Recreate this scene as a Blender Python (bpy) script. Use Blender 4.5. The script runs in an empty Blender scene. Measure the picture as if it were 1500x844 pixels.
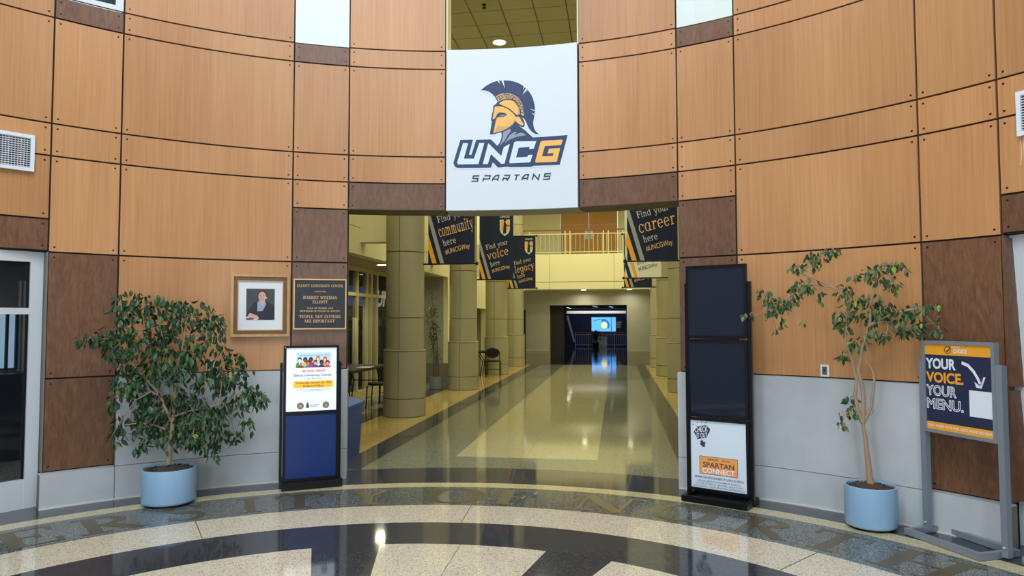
import bpy, bmesh, math, random
from mathutils import Vector, Matrix, Euler
C = bpy.context.scene.collection
S = bpy.context.scene
random.seed(7)
rad, sin, cos, pi = math.radians, math.sin, math.cos, math.pi

def lin(r, g, b):
    f = lambda c: (c/255/12.92) if c/255 <= .04045 else ((c/255+.055)/1.055)**2.4
    return (f(r), f(g), f(b), 1)

# ------------------------------------------------------------------ camera, world, lights, exposure
EYE = Vector((1.054, -2.303, 1.6))
PITCH, YAW, ROLL = .0468, .1483, -.0021
fw = Vector((-sin(YAW)*cos(PITCH), cos(YAW)*cos(PITCH), sin(PITCH)))
rt = Vector((cos(YAW), sin(YAW), 0)); up = rt.cross(fw)
r2 = rt*cos(ROLL)+up*sin(ROLL); u2 = up*cos(ROLL)-rt*sin(ROLL)
cd = bpy.data.cameras.new('camera'); cam = bpy.data.objects.new('camera', cd); C.objects.link(cam)
cd.sensor_width = 36; cd.lens = 1024.6/1500*36; cd.clip_end = 200; cd.clip_start = .05
M = Matrix((r2, u2, -fw)).transposed().to_4x4(); M.translation = EYE; cam.matrix_world = M
S.camera = cam
S.view_settings.view_transform = 'Standard'; S.view_settings.look = 'None'
S.view_settings.gamma = 1; S.view_settings.use_curve_mapping = False
S.view_settings.exposure = 0.06
w = bpy.data.worlds.new('sky'); S.world = w; w.use_nodes = True
w.node_tree.nodes['Background'].inputs[0].default_value = (.75, .87, 1, 1)
w.node_tree.nodes['Background'].inputs[1].default_value = 1.0

def area(name, loc, target, sx, sy, watts, col, spread=180):
    l = bpy.data.lights.new(name, 'AREA'); l.shape = 'RECTANGLE'; l.size = sx; l.size_y = sy
    l.energy = watts; l.color = col; l.spread = rad(spread)
    o = bpy.data.objects.new(name, l); C.objects.link(o); o.location = loc
    d = Vector(target)-Vector(loc); o.rotation_euler = d.to_track_quat('-Z', 'Y').to_euler(); return o
DAY = (.80, .91, 1.0)
WARM = (1.0, .975, .62)
area('skylight_light', (0, -.6, 8.3), (0, -.5, 0), 4.6, 4.6, 520, DAY)
WIN = [(-2.1, -4.45), (0.0, -4.9), (2.05, -4.45)]          # three glazed bays behind the camera
for x, y in WIN:
    area('entrance_daylight', (x*1.06, y*1.06, 1.75), (x*.3, 3, 1.2), .95, 2.7, 80, DAY)

for a in (156, 180, 204):                                  # clerestory bays high in the rear wall
    area('clerestory_daylight', (5.15*sin(rad(a)), 5.15*cos(rad(a)), 7.3), (0, 3.5, 3.6), 1.75, 1.7, 70, DAY)

# ------------------------------------------------------------------ mesh helpers
class MB:
    def __init__(s): s.v = []; s.f = []
    def add(s, vs, fs):
        n = len(s.v); s.v += [tuple(v) for v in vs]; s.f += [tuple(i+n for i in f) for f in fs]; return s
    def box(s, x0, x1, y0, y1, z0, z1, mat=None):
        vs = [Vector((x, y, z)) for z in (z0, z1) for y in (y0, y1) for x in (x0, x1)]
        if mat: vs = [mat @ q for q in vs]
        return s.add(vs, [(0, 2, 3, 1), (4, 5, 7, 6), (0, 1, 5, 4), (2, 6, 7, 3), (0, 4, 6, 2), (1, 3, 7, 5)])
    def bar(s, a, b, wx, wy=None, roll=None):             # square bar from a to b
        a = Vector(a); b = Vector(b); d = b-a; q = d.to_track_quat('Z', 'Y').to_matrix().to_4x4(); q.translation = a
        wy = wy or wx; return s.box(-wx/2, wx/2, -wy/2, wy/2, 0, d.length, q)
    def tube(s, pts, r, n=8, closed_ends=True):
        pts = [Vector(p) for p in pts]; rs = r if isinstance(r, (list, tuple)) else [r]*len(pts)
        base = len(s.v); ref = None
        for i, p in enumerate(pts):
            d = (pts[min(i+1, len(pts)-1)]-pts[max(i-1, 0)]).normalized()
            if ref is None: ref = d.orthogonal().normalized()
            ref = (ref-d*ref.dot(d)).normalized(); e = d.cross(ref)
            for k in range(n):
                a = 2*pi*k/n; s.v.append(tuple(p+(ref*cos(a)+e*sin(a))*rs[i]))
        for i in range(len(pts)-1):
            for k in range(n):
                a = base+i*n+k; b = base+i*n+(k+1) % n; s.f.append((a, b, b+n, a+n))
        if closed_ends:
            s.f.append(tuple(base+k for k in reversed(range(n)))); s.f.append(tuple(base+(len(pts)-1)*n+k for k in range(n)))
        return s
    def lathe(s, prof, n=32, cx=0, cy=0, a0=0, a1=2*pi):   # prof [(r,z)]
        full = abs(a1-a0-2*pi) < 1e-6; m = n if full else n+1; base = len(s.v)
        for r, z in prof:
            for k in range(m):
                a = a0+(a1-a0)*k/n; s.v.append((cx+r*cos(a), cy+r*sin(a), z))
        for i in range(len(prof)-1):
            for k in range(n):
                a = base+i*m+k; b = base+i*m+((k+1) % m); s.f.append((a, b, b+m, a+m))
        return s
    def curved(s, a0, a1, z0, z1, r0, r1, step=2.5):       # block bent round the rotunda; angle from +Y to +X
        n = max(1, int(math.ceil(abs(a1-a0)/step))); base = len(s.v)
        for k in range(n+1):
            a = rad(a0+(a1-a0)*k/n)
            for r, z in ((r0, z0), (r1, z0), (r1, z1), (r0, z1)): s.v.append((r*sin(a), r*cos(a), z))
        for k in range(n):
            for j in range(4):
                a = base+4*k+j; b = base+4*k+(j+1) % 4; s.f.append((a, b, b+4, a+4))
        s.f.append((base+3, base+2, base+1, base)); e = base+4*n; s.f.append((e, e+1, e+2, e+3)); return s
    def build(s, name, mat, parent=None, smooth=False, kind=None):
        me = bpy.data.meshes.new(name); me.from_pydata(s.v, [], s.f); me.update()
        bm = bmesh.new(); bm.from_mesh(me); bmesh.ops.recalc_face_normals(bm, faces=bm.faces); bm.to_mesh(me); bm.free()
        me.materials.append(mat)
        if smooth:
            for p in me.polygons: p.use_smooth = True
            me.set_sharp_from_angle(angle=rad(40))
        o = bpy.data.objects.new(name, me); C.objects.link(o)
        if parent: o.parent = parent
        if kind: o['kind'] = kind
        return o
def tag(o, label, cat, group=None):
    o['label'] = label; o['category'] = cat
    if group: o['group'] = group
    return o
def empty(name, loc, rz=0, label=None, cat=None, group=None):
    o = bpy.data.objects.new(name, None); C.objects.link(o); o.location = loc; o.rotation_euler = (0, 0, rz); o.empty_display_size = .1
    if label: tag(o, label, cat, group)
    return o
def struct(o): o['kind'] = 'structure'; return o
def dup(root, loc=None, rz=None, label=None):
    def cp(o, par):
        c = o.copy(); C.objects.link(c)
        if par: c.parent = par
        for ch in kids.get(o.name, ()): cp(ch, c)
        return c
    kids = {}
    for o in list(C.objects):
        if o.parent: kids.setdefault(o.parent.name, []).append(o)
    r = cp(root, root.parent)
    if loc: r.location = loc
    if rz is not None: r.rotation_euler = (0, 0, rz)
    if label: r['label'] = label
    return r

# ------------------------------------------------------------------ materials
def mat(name, col, rough=.6, metal=0, spec=.5, emit=0, noise=None, bump=0, coat=0):
    m = bpy.data.materials.new(name); m.use_nodes = True; t = m.node_tree; b = t.nodes['Principled BSDF']
    b.inputs['Base Color'].default_value = col; b.inputs['Roughness'].default_value = rough
    b.inputs['Metallic'].default_value = metal; b.inputs['Specular IOR Level'].default_value = spec
    b.inputs['Coat Weight'].default_value = coat
    if emit: b.inputs['Emission Color'].default_value = col; b.inputs['Emission Strength'].default_value = emit
    if noise:                                             # (scale, amount, stretch xyz, detail)
        sc, amt, st, det = noise
        tc = t.nodes.new('ShaderNodeTexCoord'); mp = t.nodes.new('ShaderNodeMapping'); mp.inputs['Scale'].default_value = st
        nz = t.nodes.new('ShaderNodeTexNoise'); nz.inputs['Scale'].default_value = sc; nz.inputs['Detail'].default_value = det
        cr = t.nodes.new('ShaderNodeMix'); cr.data_type = 'RGBA'
        cr.inputs[6].default_value = tuple(c*(1-amt) for c in col[:3])+(1,); cr.inputs[7].default_value = tuple(min(1, c*(1+amt)) for c in col[:3])+(1,)
        oi = t.nodes.new('ShaderNodeObjectInfo'); ad = t.nodes.new('ShaderNodeVectorMath'); ad.operation = 'ADD'
        ml = t.nodes.new('ShaderNodeMath'); ml.operation = 'MULTIPLY'; ml.inputs[1].default_value = 37
        t.links.new(oi.outputs['Random'], ml.inputs[0])
        t.links.new(tc.outputs['Object'], ad.inputs[0]); t.links.new(ml.outputs[0], ad.inputs[1]); t.links.new(ad.outputs[0], mp.inputs[0])
        t.links.new(mp.outputs[0], nz.inputs['Vector']); t.links.new(nz.outputs[0], cr.inputs[0]); t.links.new(cr.outputs[2], b.inputs['Base Color'])
        if bump:
            bp = t.nodes.new('ShaderNodeBump'); bp.inputs['Strength'].default_value = bump; bp.inputs['Distance'].default_value = .01
            t.links.new(nz.outputs[0], bp.inputs['Height']); t.links.new(bp.outputs[0], b.inputs['Normal'])
    return m
def wood(name, dark, light, burl=False, rough=.42):
    m = bpy.data.materials.new(name); m.use_nodes = True; t = m.node_tree; b = t.nodes['Principled BSDF']; N = t.nodes.new; L = t.links.new
    tc = N('ShaderNodeTexCoord'); oi = N('ShaderNodeObjectInfo')
    ml = N('ShaderNodeMath'); ml.operation = 'MULTIPLY'; ml.inputs[1].default_value = 23; L(oi.outputs['Random'], ml.inputs[0])
    ad = N('ShaderNodeVectorMath'); L(tc.outputs['Object'], ad.inputs[0]); L(ml.outputs[0], ad.inputs[1])
    def nz(scale, st, det=4, dist=0):
        mp = N('ShaderNodeMapping'); mp.inputs['Scale'].default_value = st; L(ad.outputs[0], mp.inputs[0])
        n = N('ShaderNodeTexNoise'); n.inputs['Scale'].default_value = scale; n.inputs['Detail'].default_value = det; n.inputs['Distortion'].default_value = dist
        L(mp.outputs[0], n.inputs['Vector']); return n
    def mix(f, a, c):
        x = N('ShaderNodeMix'); x.data_type = 'RGBA'; L(f, x.inputs[0])
        for s, q in ((6, a), (7, c)):
            if isinstance(q, tuple): x.inputs[s].default_value = q
            else: L(q, x.inputs[s])
        return x.outputs[2]
    def ramp(o, p0, p1):
        r = N('ShaderNodeMapRange'); r.inputs[1].default_value = p0; r.inputs[2].default_value = p1; L(o, r.inputs[0]); return r.outputs[0]
    if burl:
        a = nz(7, (1, 1, .35), 6, 3.2); c = nz(60, (1, 1, .2), 4, .6)
        f = N('ShaderNodeMath'); f.operation = 'ADD'; L(a.outputs[0], f.inputs[0]); L(c.outputs[0], f.inputs[1])
        col = mix(ramp(f.outputs[0], .6, 1.45), dark, light)
    else:
        a = nz(55, (1, 1, .022), 5); c = nz(1.3, (1, 1, .15), 2)
        f = N('ShaderNodeMath'); f.operation = 'MULTIPLY_ADD'; L(a.outputs[0], f.inputs[0]); f.inputs[1].default_value = .8; L(c.outputs[0], f.inputs[2])
        col = mix(ramp(f.outputs[0], .55, 1.2), dark, light)
    hv = N('ShaderNodeHueSaturation'); L(col, hv.inputs['Color'])
    r3 = N('ShaderNodeMapRange'); r3.inputs[3].default_value = .92; r3.inputs[4].default_value = 1.08; L(oi.outputs['Random'], r3.inputs[0]); L(r3.outputs[0], hv.inputs['Value'])
    L(hv.outputs[0], b.inputs['Base Color']); b.inputs['Roughness'].default_value = rough; b.inputs['Specular IOR Level'].default_value = .45
    return m
def terrazzo(name, base, chip, amount, rough=.065, scale=150, chip2=None):
    m = bpy.data.materials.new(name); m.use_nodes = True; t = m.node_tree; b = t.nodes['Principled BSDF']; N = t.nodes.new; L = t.links.new
    g = N('ShaderNodeNewGeometry')
    v = N('ShaderNodeTexVoronoi'); v.inputs['Scale'].default_value = scale; L(g.outputs['Position'], v.inputs['Vector'])
    sp = N('ShaderNodeSeparateColor'); L(v.outputs['Color'], sp.inputs[0])
    th = N('ShaderNodeMath'); th.operation = 'LESS_THAN'; th.inputs[1].default_value = amount; L(sp.outputs[0], th.inputs[0])
    x = N('ShaderNodeMix'); x.data_type = 'RGBA'; x.inputs[6].default_value = base; x.inputs[7].default_value = chip; L(th.outputs[0], x.inputs[0])
    out = x.outputs[2]
    if chip2:
        th2 = N('ShaderNodeMath'); th2.operation = 'GREATER_THAN'; th2.inputs[1].default_value = 1-amount*.6; L(sp.outputs[1], th2.inputs[0])
        y = N('ShaderNodeMix'); y.data_type = 'RGBA'; y.inputs[7].default_value = chip2; L(out, y.inputs[6]); L(th2.outputs[0], y.inputs[0]); out = y.outputs[2]
    L(out, b.inputs['Base Color'])
    n = N('ShaderNodeTexNoise'); n.inputs['Scale'].default_value = 1.2; n.inputs['Detail'].default_value = 3; L(g.outputs['Position'], n.inputs['Vector'])
    r = N('ShaderNodeMapRange'); r.inputs[3].default_value = rough*.7; r.inputs[4].default_value = rough*1.4; L(n.outputs[0], r.inputs[0]); L(r.outputs[0], b.inputs['Roughness'])
    b.inputs['Specular IOR Level'].default_value = .5
    return m
def glass(name, tint, alpha, rough=.02):
    m = bpy.data.materials.new(name); m.use_nodes = True; t = m.node_tree; b = t.nodes['Principled BSDF']
    b.inputs['Base Color'].default_value = tint; b.inputs['Roughness'].default_value = rough; b.inputs['Alpha'].default_value = alpha
    return m
m_wood = wood('maple_veneer', lin(170, 117, 70), lin(197, 145, 97), rough=.36)
m_brown = wood('burl_veneer', lin(90, 58, 38), lin(128, 90, 64), True, .36)
m_gap = mat('joint_black', lin(26, 20, 18), .8)
m_screw = mat('screw_bronze', lin(48, 36, 30), .4, .6)
m_conc = mat('cast_concrete', lin(180, 184, 186), .75, noise=(5, .13, (1, 1, 1), 8), bump=.12)
m_white = mat('sign_white', lin(216, 223, 229), .45)
m_cream = mat('cream_plaster', lin(222, 214, 172), .7)
m_soff_b = mat('soffit_brown', lin(92, 76, 46), .6)
m_soff_g = mat('soffit_grey', lin(150, 148, 132), .6)
m_plast = mat('plain_plaster', lin(196, 194, 180), .75)
m_black = mat('black_metal', lin(11, 13, 18), .35, 0, .3)
m_blackm = mat('black_plastic', lin(12, 13, 16), .5, spec=.3)
m_alu = mat('painted_aluminium', lin(205, 210, 214), .4, .1)
m_greyp = mat('grey_powder_coat', lin(132, 140, 150), .45, .2)
m_col = mat('column_stone', lin(156, 149, 118), .7, noise=(3, .08, (1, 1, 1), 6))
m_base = mat('grey_base_stone', lin(120, 116, 98), .7, noise=(4, .1, (1, 1, 1), 5))
m_tile = mat('ceiling_tile', lin(176, 170, 138), .85, noise=(40, .05, (1, 1, 1), 3))
m_dark = mat('dark_interior', lin(34, 34, 36), .8)
m_darkw = mat('dark_wall', lin(16, 15, 14), .7)
t_beige = terrazzo('terrazzo_beige', lin(214, 203, 180), lin(166, 154, 132), .2, chip2=lin(228, 222, 208))
t_strip = terrazzo('terrazzo_strip', lin(180, 172, 136), lin(150, 142, 108), .22)
t_cream = terrazzo('terrazzo_cream', lin(202, 192, 152), lin(170, 158, 118), .25)
t_grey = terrazzo('terrazzo_grey', lin(98, 102, 98), lin(54, 60, 62), .35, chip2=lin(140, 142, 134))
t_dark = terrazzo('terrazzo_dark', lin(56, 58, 66), lin(80, 82, 88), .16)
t_olive = terrazzo('terrazzo_olive', lin(122, 123, 108), lin(86, 88, 78), .3, chip2=lin(148, 146, 128), rough=.08)
t_yel = terrazzo('terrazzo_yellow', lin(190, 166, 102), lin(164, 140, 80), .25)
t_brz = mat('letter_bronze', lin(104, 92, 66), .3, .35)
m_seam = mat('brass_divider', lin(120, 108, 84), .4, .4)
m_g_dark = glass('dark_glass', lin(30, 36, 42), .32)
m_g_clear = glass('clear_glass', lin(60, 70, 70), .18)
m_frost = mat('frosted_pane', lin(216, 226, 222), .25)
m_navy = mat('ink_navy', lin(28, 50, 92), .5)
m_gold = mat('ink_gold', lin(244, 184, 92), .5)
m_halo = mat('ink_pale_blue', lin(212, 229, 244), .5)
m_gdk = mat('ink_dark_gold', lin(206, 164, 108), .5)
m_ggr = mat('ink_grey', lin(140, 152, 172), .5)

# ------------------------------------------------------------------ 2D drawing (flat print mapped onto real surfaces)
_txt = {}
def sans(s, bold=0.0, shear=0.0):                        # built-in font -> 2D verts, faces, width (cap height ~ .7)
    k = (s, bold, shear)
    if k not in _txt:
        cu = bpy.data.curves.new('t', 'FONT'); cu.body = s; cu.offset = bold; cu.shear = shear; cu.resolution_u = 3
        o = bpy.data.objects.new('t', cu); C.objects.link(o); me = bpy.data.meshes.new_from_object(o)
        vs = [(q.co.x, q.co.y) for q in me.vertices]; fs = [tuple(p.vertices) for p in me.polygons]
        bpy.data.objects.remove(o); bpy.data.curves.remove(cu); bpy.data.meshes.remove(me)
        xs = [q[0] for q in vs] or [0]; _txt[k] = ([(x-min(xs), y) for x, y in vs], fs, max(xs)-min(xs))
    return _txt[k]
class Ink:
    """collects 2D shapes, then lays them on a surface through fn(u, v, lift)"""
    def __init__(s): s.v = []; s.f = []; s.c = 0
    def raw(s, vs, fs):
        n = len(s.v); s.c += 1; e = (s.c % 16)*4e-5
        s.v += [(q[0], q[1], q[2] if len(q) > 2 else e) for q in vs]; s.f += [tuple(i+n for i in f) for f in fs]; return s
    def poly(s, pts):
        bm = bmesh.new(); vv = [bm.verts.new((x, y, 0)) for x, y in pts]; bm.faces.new(vv)
        bmesh.ops.triangulate(bm, faces=bm.faces); bm.verts.index_update()
        s.raw([(q.co.x, q.co.y) for q in bm.verts], [tuple(q.index for q in f.verts) for f in bm.faces]); bm.free(); return s
    def rect(s, x0, y0, x1, y1): return s.raw([(x0, y0), (x1, y0), (x1, y1), (x0, y1)], [(0, 1, 2, 3)])
    def disc(s, x, y, rx, ry=None, n=20): ry = ry or rx; return s.raw([(x+rx*cos(2*pi*k/n), y+ry*sin(2*pi*k/n)) for k in range(n)], [tuple(range(n))])
    def ring(s, cx, cy, rx, ry, tx, ty, a0=0, a1=360, n=24):
        vs = []
        for k in range(n+1):
            a = rad(a0+(a1-a0)*k/n); vs += [(cx+rx*cos(a), cy+ry*sin(a)), (cx+(rx-tx)*cos(a), cy+(ry-ty)*sin(a))]
        return s.raw(vs, [(2*k, 2*k+2, 2*k+3, 2*k+1) for k in range(n)])
    def line(s, pts, w, closed=False):
        P = [Vector(p) for p in pts]; n = len(P); vs = []
        for i, p in enumerate(P):
            a = P[i-1] if (i or closed) else None; b = P[(i+1) % n] if (i < n-1 or closed) else None
            d0 = (p-a).normalized() if a is not None else (b-p).normalized(); d1 = (b-p).normalized() if b is not None else d0
            n0 = Vector((-d0.y, d0.x)); n1 = Vector((-d1.y, d1.x)); m = (n0+n1)
            m = m/max(m.dot(n0), .35) if m.length > 1e-4 else n0
            vs += [tuple(p+m*w/2), tuple(p-m*w/2)]
        k = n if closed else n-1
        return s.raw(vs, [(2*i, 2*((i+1) % n), 2*((i+1) % n)+1, 2*i+1) for i in range(k)])
    def text(s, t, x, y, h, align='c', bold=0, shear=0, rot=0, width=None):
        vs, fs, wd = sans(t, bold, shear); k = h/.7; kx = width/wd if width else k
        o = {'c': -wd*kx/2, 'l': 0, 'r': -wd*kx}[align]; c, d = cos(rot), sin(rot)
        return s.raw([(x+(px*kx+o)*c-py*k*d, y+(px*kx+o)*d+py*k*c) for px, py in vs], fs)
    def outline(s, t, x, y, h, w, width):                  # hollow lettering: stroke the glyph contours
        vs, fs, wd = sans(t, .012, 0); k = h/.7; kx = width/wd; cnt = {}
        for f in fs:
            for i in range(len(f)): e = (min(f[i-1], f[i]), max(f[i-1], f[i])); cnt[e] = cnt.get(e, 0)+1
        for (a, b), c in cnt.items():
            if c == 1:
                p = Vector((x+vs[a][0]*kx, y+vs[a][1]*k)); q = Vector((x+vs[b][0]*kx, y+vs[b][1]*k)); d = q-p
                if d.length > 1e-5: d = d.normalized()*w*.35; s.line([tuple(p-d), tuple(q+d)], w)
        return s
    def serif(s, t, x, y, h, align='c', rot=0, width=None, slant=0):
        vs, fs, wd = serif(t); k = h; kx = width/wd if width else k
        o = {'c': -wd*kx/2, 'l': 0, 'r': -wd*kx}[align]; c, d = cos(rot), sin(rot)
        return s.raw([(x+((px+py*slant)*kx+o)*c-py*k*d, y+((px+py*slant)*kx+o)*d+py*k*c, e) for px, py, e in vs], fs)
    def put(s, name, m, parent, fn, cut=None):
        vs, fs = s.v, s.f
        if cut:                                           # slice so that wide shapes can bend
            bm = bmesh.new(); vv = [bm.verts.new(q) for q in vs]
            for f in fs:
                try: bm.faces.new([vv[i] for i in f])
                except ValueError: pass
            x0 = min(q[0] for q in vs); x1 = max(q[0] for q in vs); x = math.ceil(x0/cut)*cut
            while x < x1:
                bmesh.ops.bisect_plane(bm, geom=bm.verts[:]+bm.edges[:]+bm.faces[:], plane_co=(x, 0, 0), plane_no=(1, 0, 0)); x += cut
            bm.verts.index_update(); vs = [tuple(q.co) for q in bm.verts]; fs = [tuple(q.index for q in f.verts) for f in bm.faces]; bm.free()
        pts = []
        for x, y, e in vs:
            q = Vector(fn(x, y)); n = (Vector(fn(x+.01, y))-q).cross(Vector(fn(x, y+.01))-q)
            pts.append(q+n.normalized()*e)
        me = bpy.data.meshes.new(name); me.from_pydata(pts, [], fs); me.materials.append(m)
        o = bpy.data.objects.new(name, me); C.objects.link(o)
        if parent: o.parent = parent
        o['kind'] = 'stuff'; return o
def soft(pts, rounds=2, keep=62):                          # round off a polygon, keeping its sharp corners
    for _ in range(rounds):
        out = []; n = len(pts)
        for i in range(n):
            a, p, b = Vector(pts[i-1]), Vector(pts[i]), Vector(pts[(i+1) % n])
            if (p-a).length < 1e-6 or (b-p).length < 1e-6 or math.degrees((p-a).angle(b-p)) > keep: out.append(tuple(p))
            else: out += [tuple(p.lerp(a, .25)), tuple(p.lerp(b, .25))]
        pts = out
    return pts
def grow(pts, d):
    a = sum(pts[i-1][0]*pts[i][1]-pts[i][0]*pts[i-1][1] for i in range(len(pts))); sg = 1 if a > 0 else -1; out = []
    for i, p in enumerate(pts):
        p = Vector(p); e0 = (p-Vector(pts[i-1])).normalized(); e1 = (Vector(pts[(i+1) % len(pts)])-p).normalized()
        n0 = Vector((e0.y, -e0.x))*sg; n1 = Vector((e1.y, -e1.x))*sg; m = n0+n1
        m = m/max(m.dot(n0), .6) if m.length > 1e-3 else n0
        out.append(tuple(p+m*d))
    return out
# small serif alphabet: strokes (thick stems, hairlines, bowls, serifs); cap height 1
T, H_ = .17, .06
def _glyph(ch):
    k = Ink(); b = lambda x0, y0, x1, y1, w: k.line([(x0, y0), (x1, y1)], w)
    def sf(x, y, w=.2): b(x-w, y, x+w, y, H_)
    def stem(x, y0=0, y1=1, t=T, top=1, bot=1):
        b(x, y0, x, y1, t)
        if top: sf(x, y1-.03)
        if bot: sf(x, y0+.03)
    def ls(x, y0=0, y1=.66, t=.10, bot=1):               # lower-case stem
        b(x, y0, x, y1, t); b(x-.14, y1-.03, x, y1-.03, .06)
        if bot: sf(x, .03, .15)
    W = .8
    if ch == 'I': stem(.22); W = .44
    elif ch in 'EFL':
        stem(.22); W = .74
        if ch in 'EF': b(.2, .97, .68, .97, H_); b(.66, 1, .66, .76, .07); b(.2, .52, .5, .52, H_); b(.5, .64, .5, .4, .06)
        if ch in 'EL': b(.2, .03, .72, .03, H_); b(.69, 0, .69, .26, .08)
        if ch == 'F': W = .7
    elif ch == 'T': stem(.4, top=0); b(.02, .97, .78, .97, H_); b(.05, 1, .05, .74, .07); b(.75, 1, .75, .74, .07)
    elif ch == 'H': stem(.22); stem(.76); b(.22, .52, .76, .52, H_); W = .98
    elif ch == 'N': stem(.18, t=H_, top=0); b(.0, .97, .2, .97, H_); b(.16, 1, .8, 0, T); stem(.8, t=H_, bot=0); W = 1.0
    elif ch == 'M': stem(.18, t=H_, top=0); b(.0, .97, .2, .97, H_); b(.18, 1, .55, .02, T); b(.55, .02, .92, 1, H_); stem(.94, t=T); W = 1.16
    elif ch == 'A': b(.12, 0, .42, 1, H_); b(.42, 1, .78, 0, T); b(.24, .33, .66, .33, H_); sf(.12, .03, .14); sf(.78, .03, .16); W = .94
    elif ch == 'V': b(.14, 1, .46, 0, T); b(.46, 0, .78, 1, H_); sf(.14, .97, .16); sf(.78, .97, .13); W = .92
    elif ch == 'W':
        for o in (0, .46): b(.14+o, 1, .4+o, 0, T*.9); b(.4+o, 0, .64+o, 1, H_)
        sf(.14, .97, .16); sf(1.1, .97, .13); W = 1.24
    elif ch == 'Y': b(.14, 1, .43, .48, T); b(.76, 1, .43, .48, H_); stem(.43, 0, .52, top=0); sf(.14, .97, .16); sf(.76, .97, .14); W = .9
    elif ch == 'O': k.ring(.44, .5, .43, .53, T, H_); W = .88
    elif ch == 'C': k.ring(.44, .5, .43, .53, T, H_, 40, 320); b(.74, .95, .74, .66, .06); W = .8
    elif ch == 'D': stem(.22); k.ring(.3, .5, .52, .5, T, H_, -90, 90); W = .86
    elif ch in 'PR':
        stem(.22); k.ring(.3, .73, .38, .27, T, H_, -90, 90); W = .72
        if ch == 'R': b(.36, .5, .78, .02, T); sf(.8, .03, .1); W = .88
    elif ch == 'S':
        k.ring(.32, .74, .28, .27, .12, .08, 15, 250); k.ring(.32, .26, .3, .28, .13, .08, -165, 70); b(.2, .58, .46, .42, .16); b(.57, .98, .57, .72, .06); b(.05, .02, .05, .3, .06); W = .66
    elif ch == 'U': stem(.2, .3, 1, bot=0); stem(.76, .3, 1, t=H_, bot=0); k.ring(.45, .32, .335, .33, T, .1, 180, 360); W = .96
    elif ch == ',': b(.1, .12, .04, -.14, .09); W = .22
    elif ch == '.': k.disc(.1, .07, .08); W = .22
    elif ch == '"': b(.08, 1, .08, .72, .07); b(.24, 1, .24, .72, .07); W = .34
    elif ch == 'i': ls(.17); k.disc(.16, .87, .09); W = .34
    elif ch == 'l': ls(.17, 0, 1); W = .34
    elif ch in 'nhmr':
        ls(.17, 0, 1 if ch == 'h' else .66); W = .68
        if ch == 'r': k.ring(.36, .42, .2, .25, .1, .09, 60, 180); k.disc(.46, .58, .07); W = .5
        else:
            k.ring(.34, .4, .23, .27, .10, .08, 0, 180); b(.51, 0, .51, .42, .10); sf(.51, .03, .14)
            if ch == 'm': k.ring(.68, .4, .23, .27, .10, .08, 0, 180); b(.85, 0, .85, .42, .10); sf(.85, .03, .14); W = 1.04
    elif ch == 'u': b(.17, .24, .17, .66, .10); b(.03, .63, .17, .63, .06); k.ring(.34, .25, .235, .26, .10, .08, 180, 360); ls(.54); W = .72
    elif ch in 'dago':
        k.ring(.31, .33, .28, .35, .10, .06); W = .62
        if ch == 'd': b(.53, 0, .53, 1, .10); b(.39, .97, .53, .97, .06); W = .7
        if ch == 'a': b(.53, 0, .53, .64, .10); sf(.58, .03, .1); W = .7
        if ch == 'g': b(.53, -.12, .53, .64, .10); k.ring(.31, -.1, .285, .22, .10, .07, 180, 360); W = .7
    elif ch == 'c': k.ring(.31, .33, .28, .35, .10, .06, 45, 320); k.disc(.49, .54, .075); W = .56
    elif ch == 'e': k.ring(.31, .33, .28, .35, .10, .06, 0, 320); b(.1, .34, .58, .36, .06); W = .6
    elif ch == 't': b(.2, .08, .2, .88, .10); b(.03, .63, .4, .63, .06); k.ring(.3, .12, .165, .13, .1, .07, 180, 330); W = .46
    elif ch in 'yv':
        b(.1, .66, .32, 0, .10); b(.54, .66, .32, 0, .06); sf(.1, .63, .1); sf(.54, .63, .1); W = .66
        if ch == 'y': b(.32, .03, .2, -.28, .06); k.disc(.15, -.25, .075)
    else: W = .42
    return k, W
_ser = {}
def serif(t):
    vs, fs, x = [], [], 0
    for ch in t:
        if ch not in _ser: _ser[ch] = _glyph(ch)
        k, W = _ser[ch]; n = len(vs); vs += [(px+x, py, e) for px, py, e in k.v]; fs += [tuple(i+n for i in f) for f in k.f]; x += W+.07
    return vs, fs, x-.07
# ------------------------------------------------------------------ floor: slab, terrazzo strips, rings, letters
fl = struct(MB().box(-8, 8, -6.2, 46, -.2, 0).build('floor', t_olive))
def strip(name, m, x0, x1, y0, y1, z=.001): return MB().box(x0, x1, y0, y1, -.05, z).build(name, m, fl)
strip('light_strip', t_strip, -.84, .82, 5.865, 23.0)
strip('dark_stripe', t_dark, -2.04, -1.70, 5.0, 23.2); strip('dark_stripe', t_dark, 1.73, 2.04, 5.0, 23.2)
strip('yellow_strip', t_yel, -2.9, -2.04, 5.0, 23.2); strip('yellow_strip', t_yel, 2.04, 2.9, 5.0, 23.2)
strip('dark_edge', t_dark, -3.25, -2.9, 5.0, 23.2); strip('dark_edge', t_dark, 2.9, 3.25, 5.0, 23.2)
strip('dark_edge', t_dark, -1.8, 1.9, 23.2, 45.9)
RINGS = [('outer_ring', t_dark, 4.565, 5.265), ('yellow_ring', t_cream, 4.388, 4.565), ('letter_ring', t_grey, 3.727, 4.388),
         ('beige_ring', t_beige, 3.204, 3.727), ('dark_ring', t_dark, 2.666, 3.204)]
for n, m, r0, r1 in RINGS: MB().curved(-180, 180, -.05, .002, r0, r1, 2).build(n, m, fl)
MB().lathe([(0, .002), (2.666, .002), (2.666, -.05)], 96).build('centre_disc', t_dark, fl)
for k in range(10): MB().curved(-.9+36*k-12.9, -.9+36*k+12.9, -.04, .003, .9, 2.666, 2).build('floor_sector', t_beige, fl)
MB().box(-.012, -.008, 5.87, 23, -.01, .0022).build('divider_strip', m_seam, fl)
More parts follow.
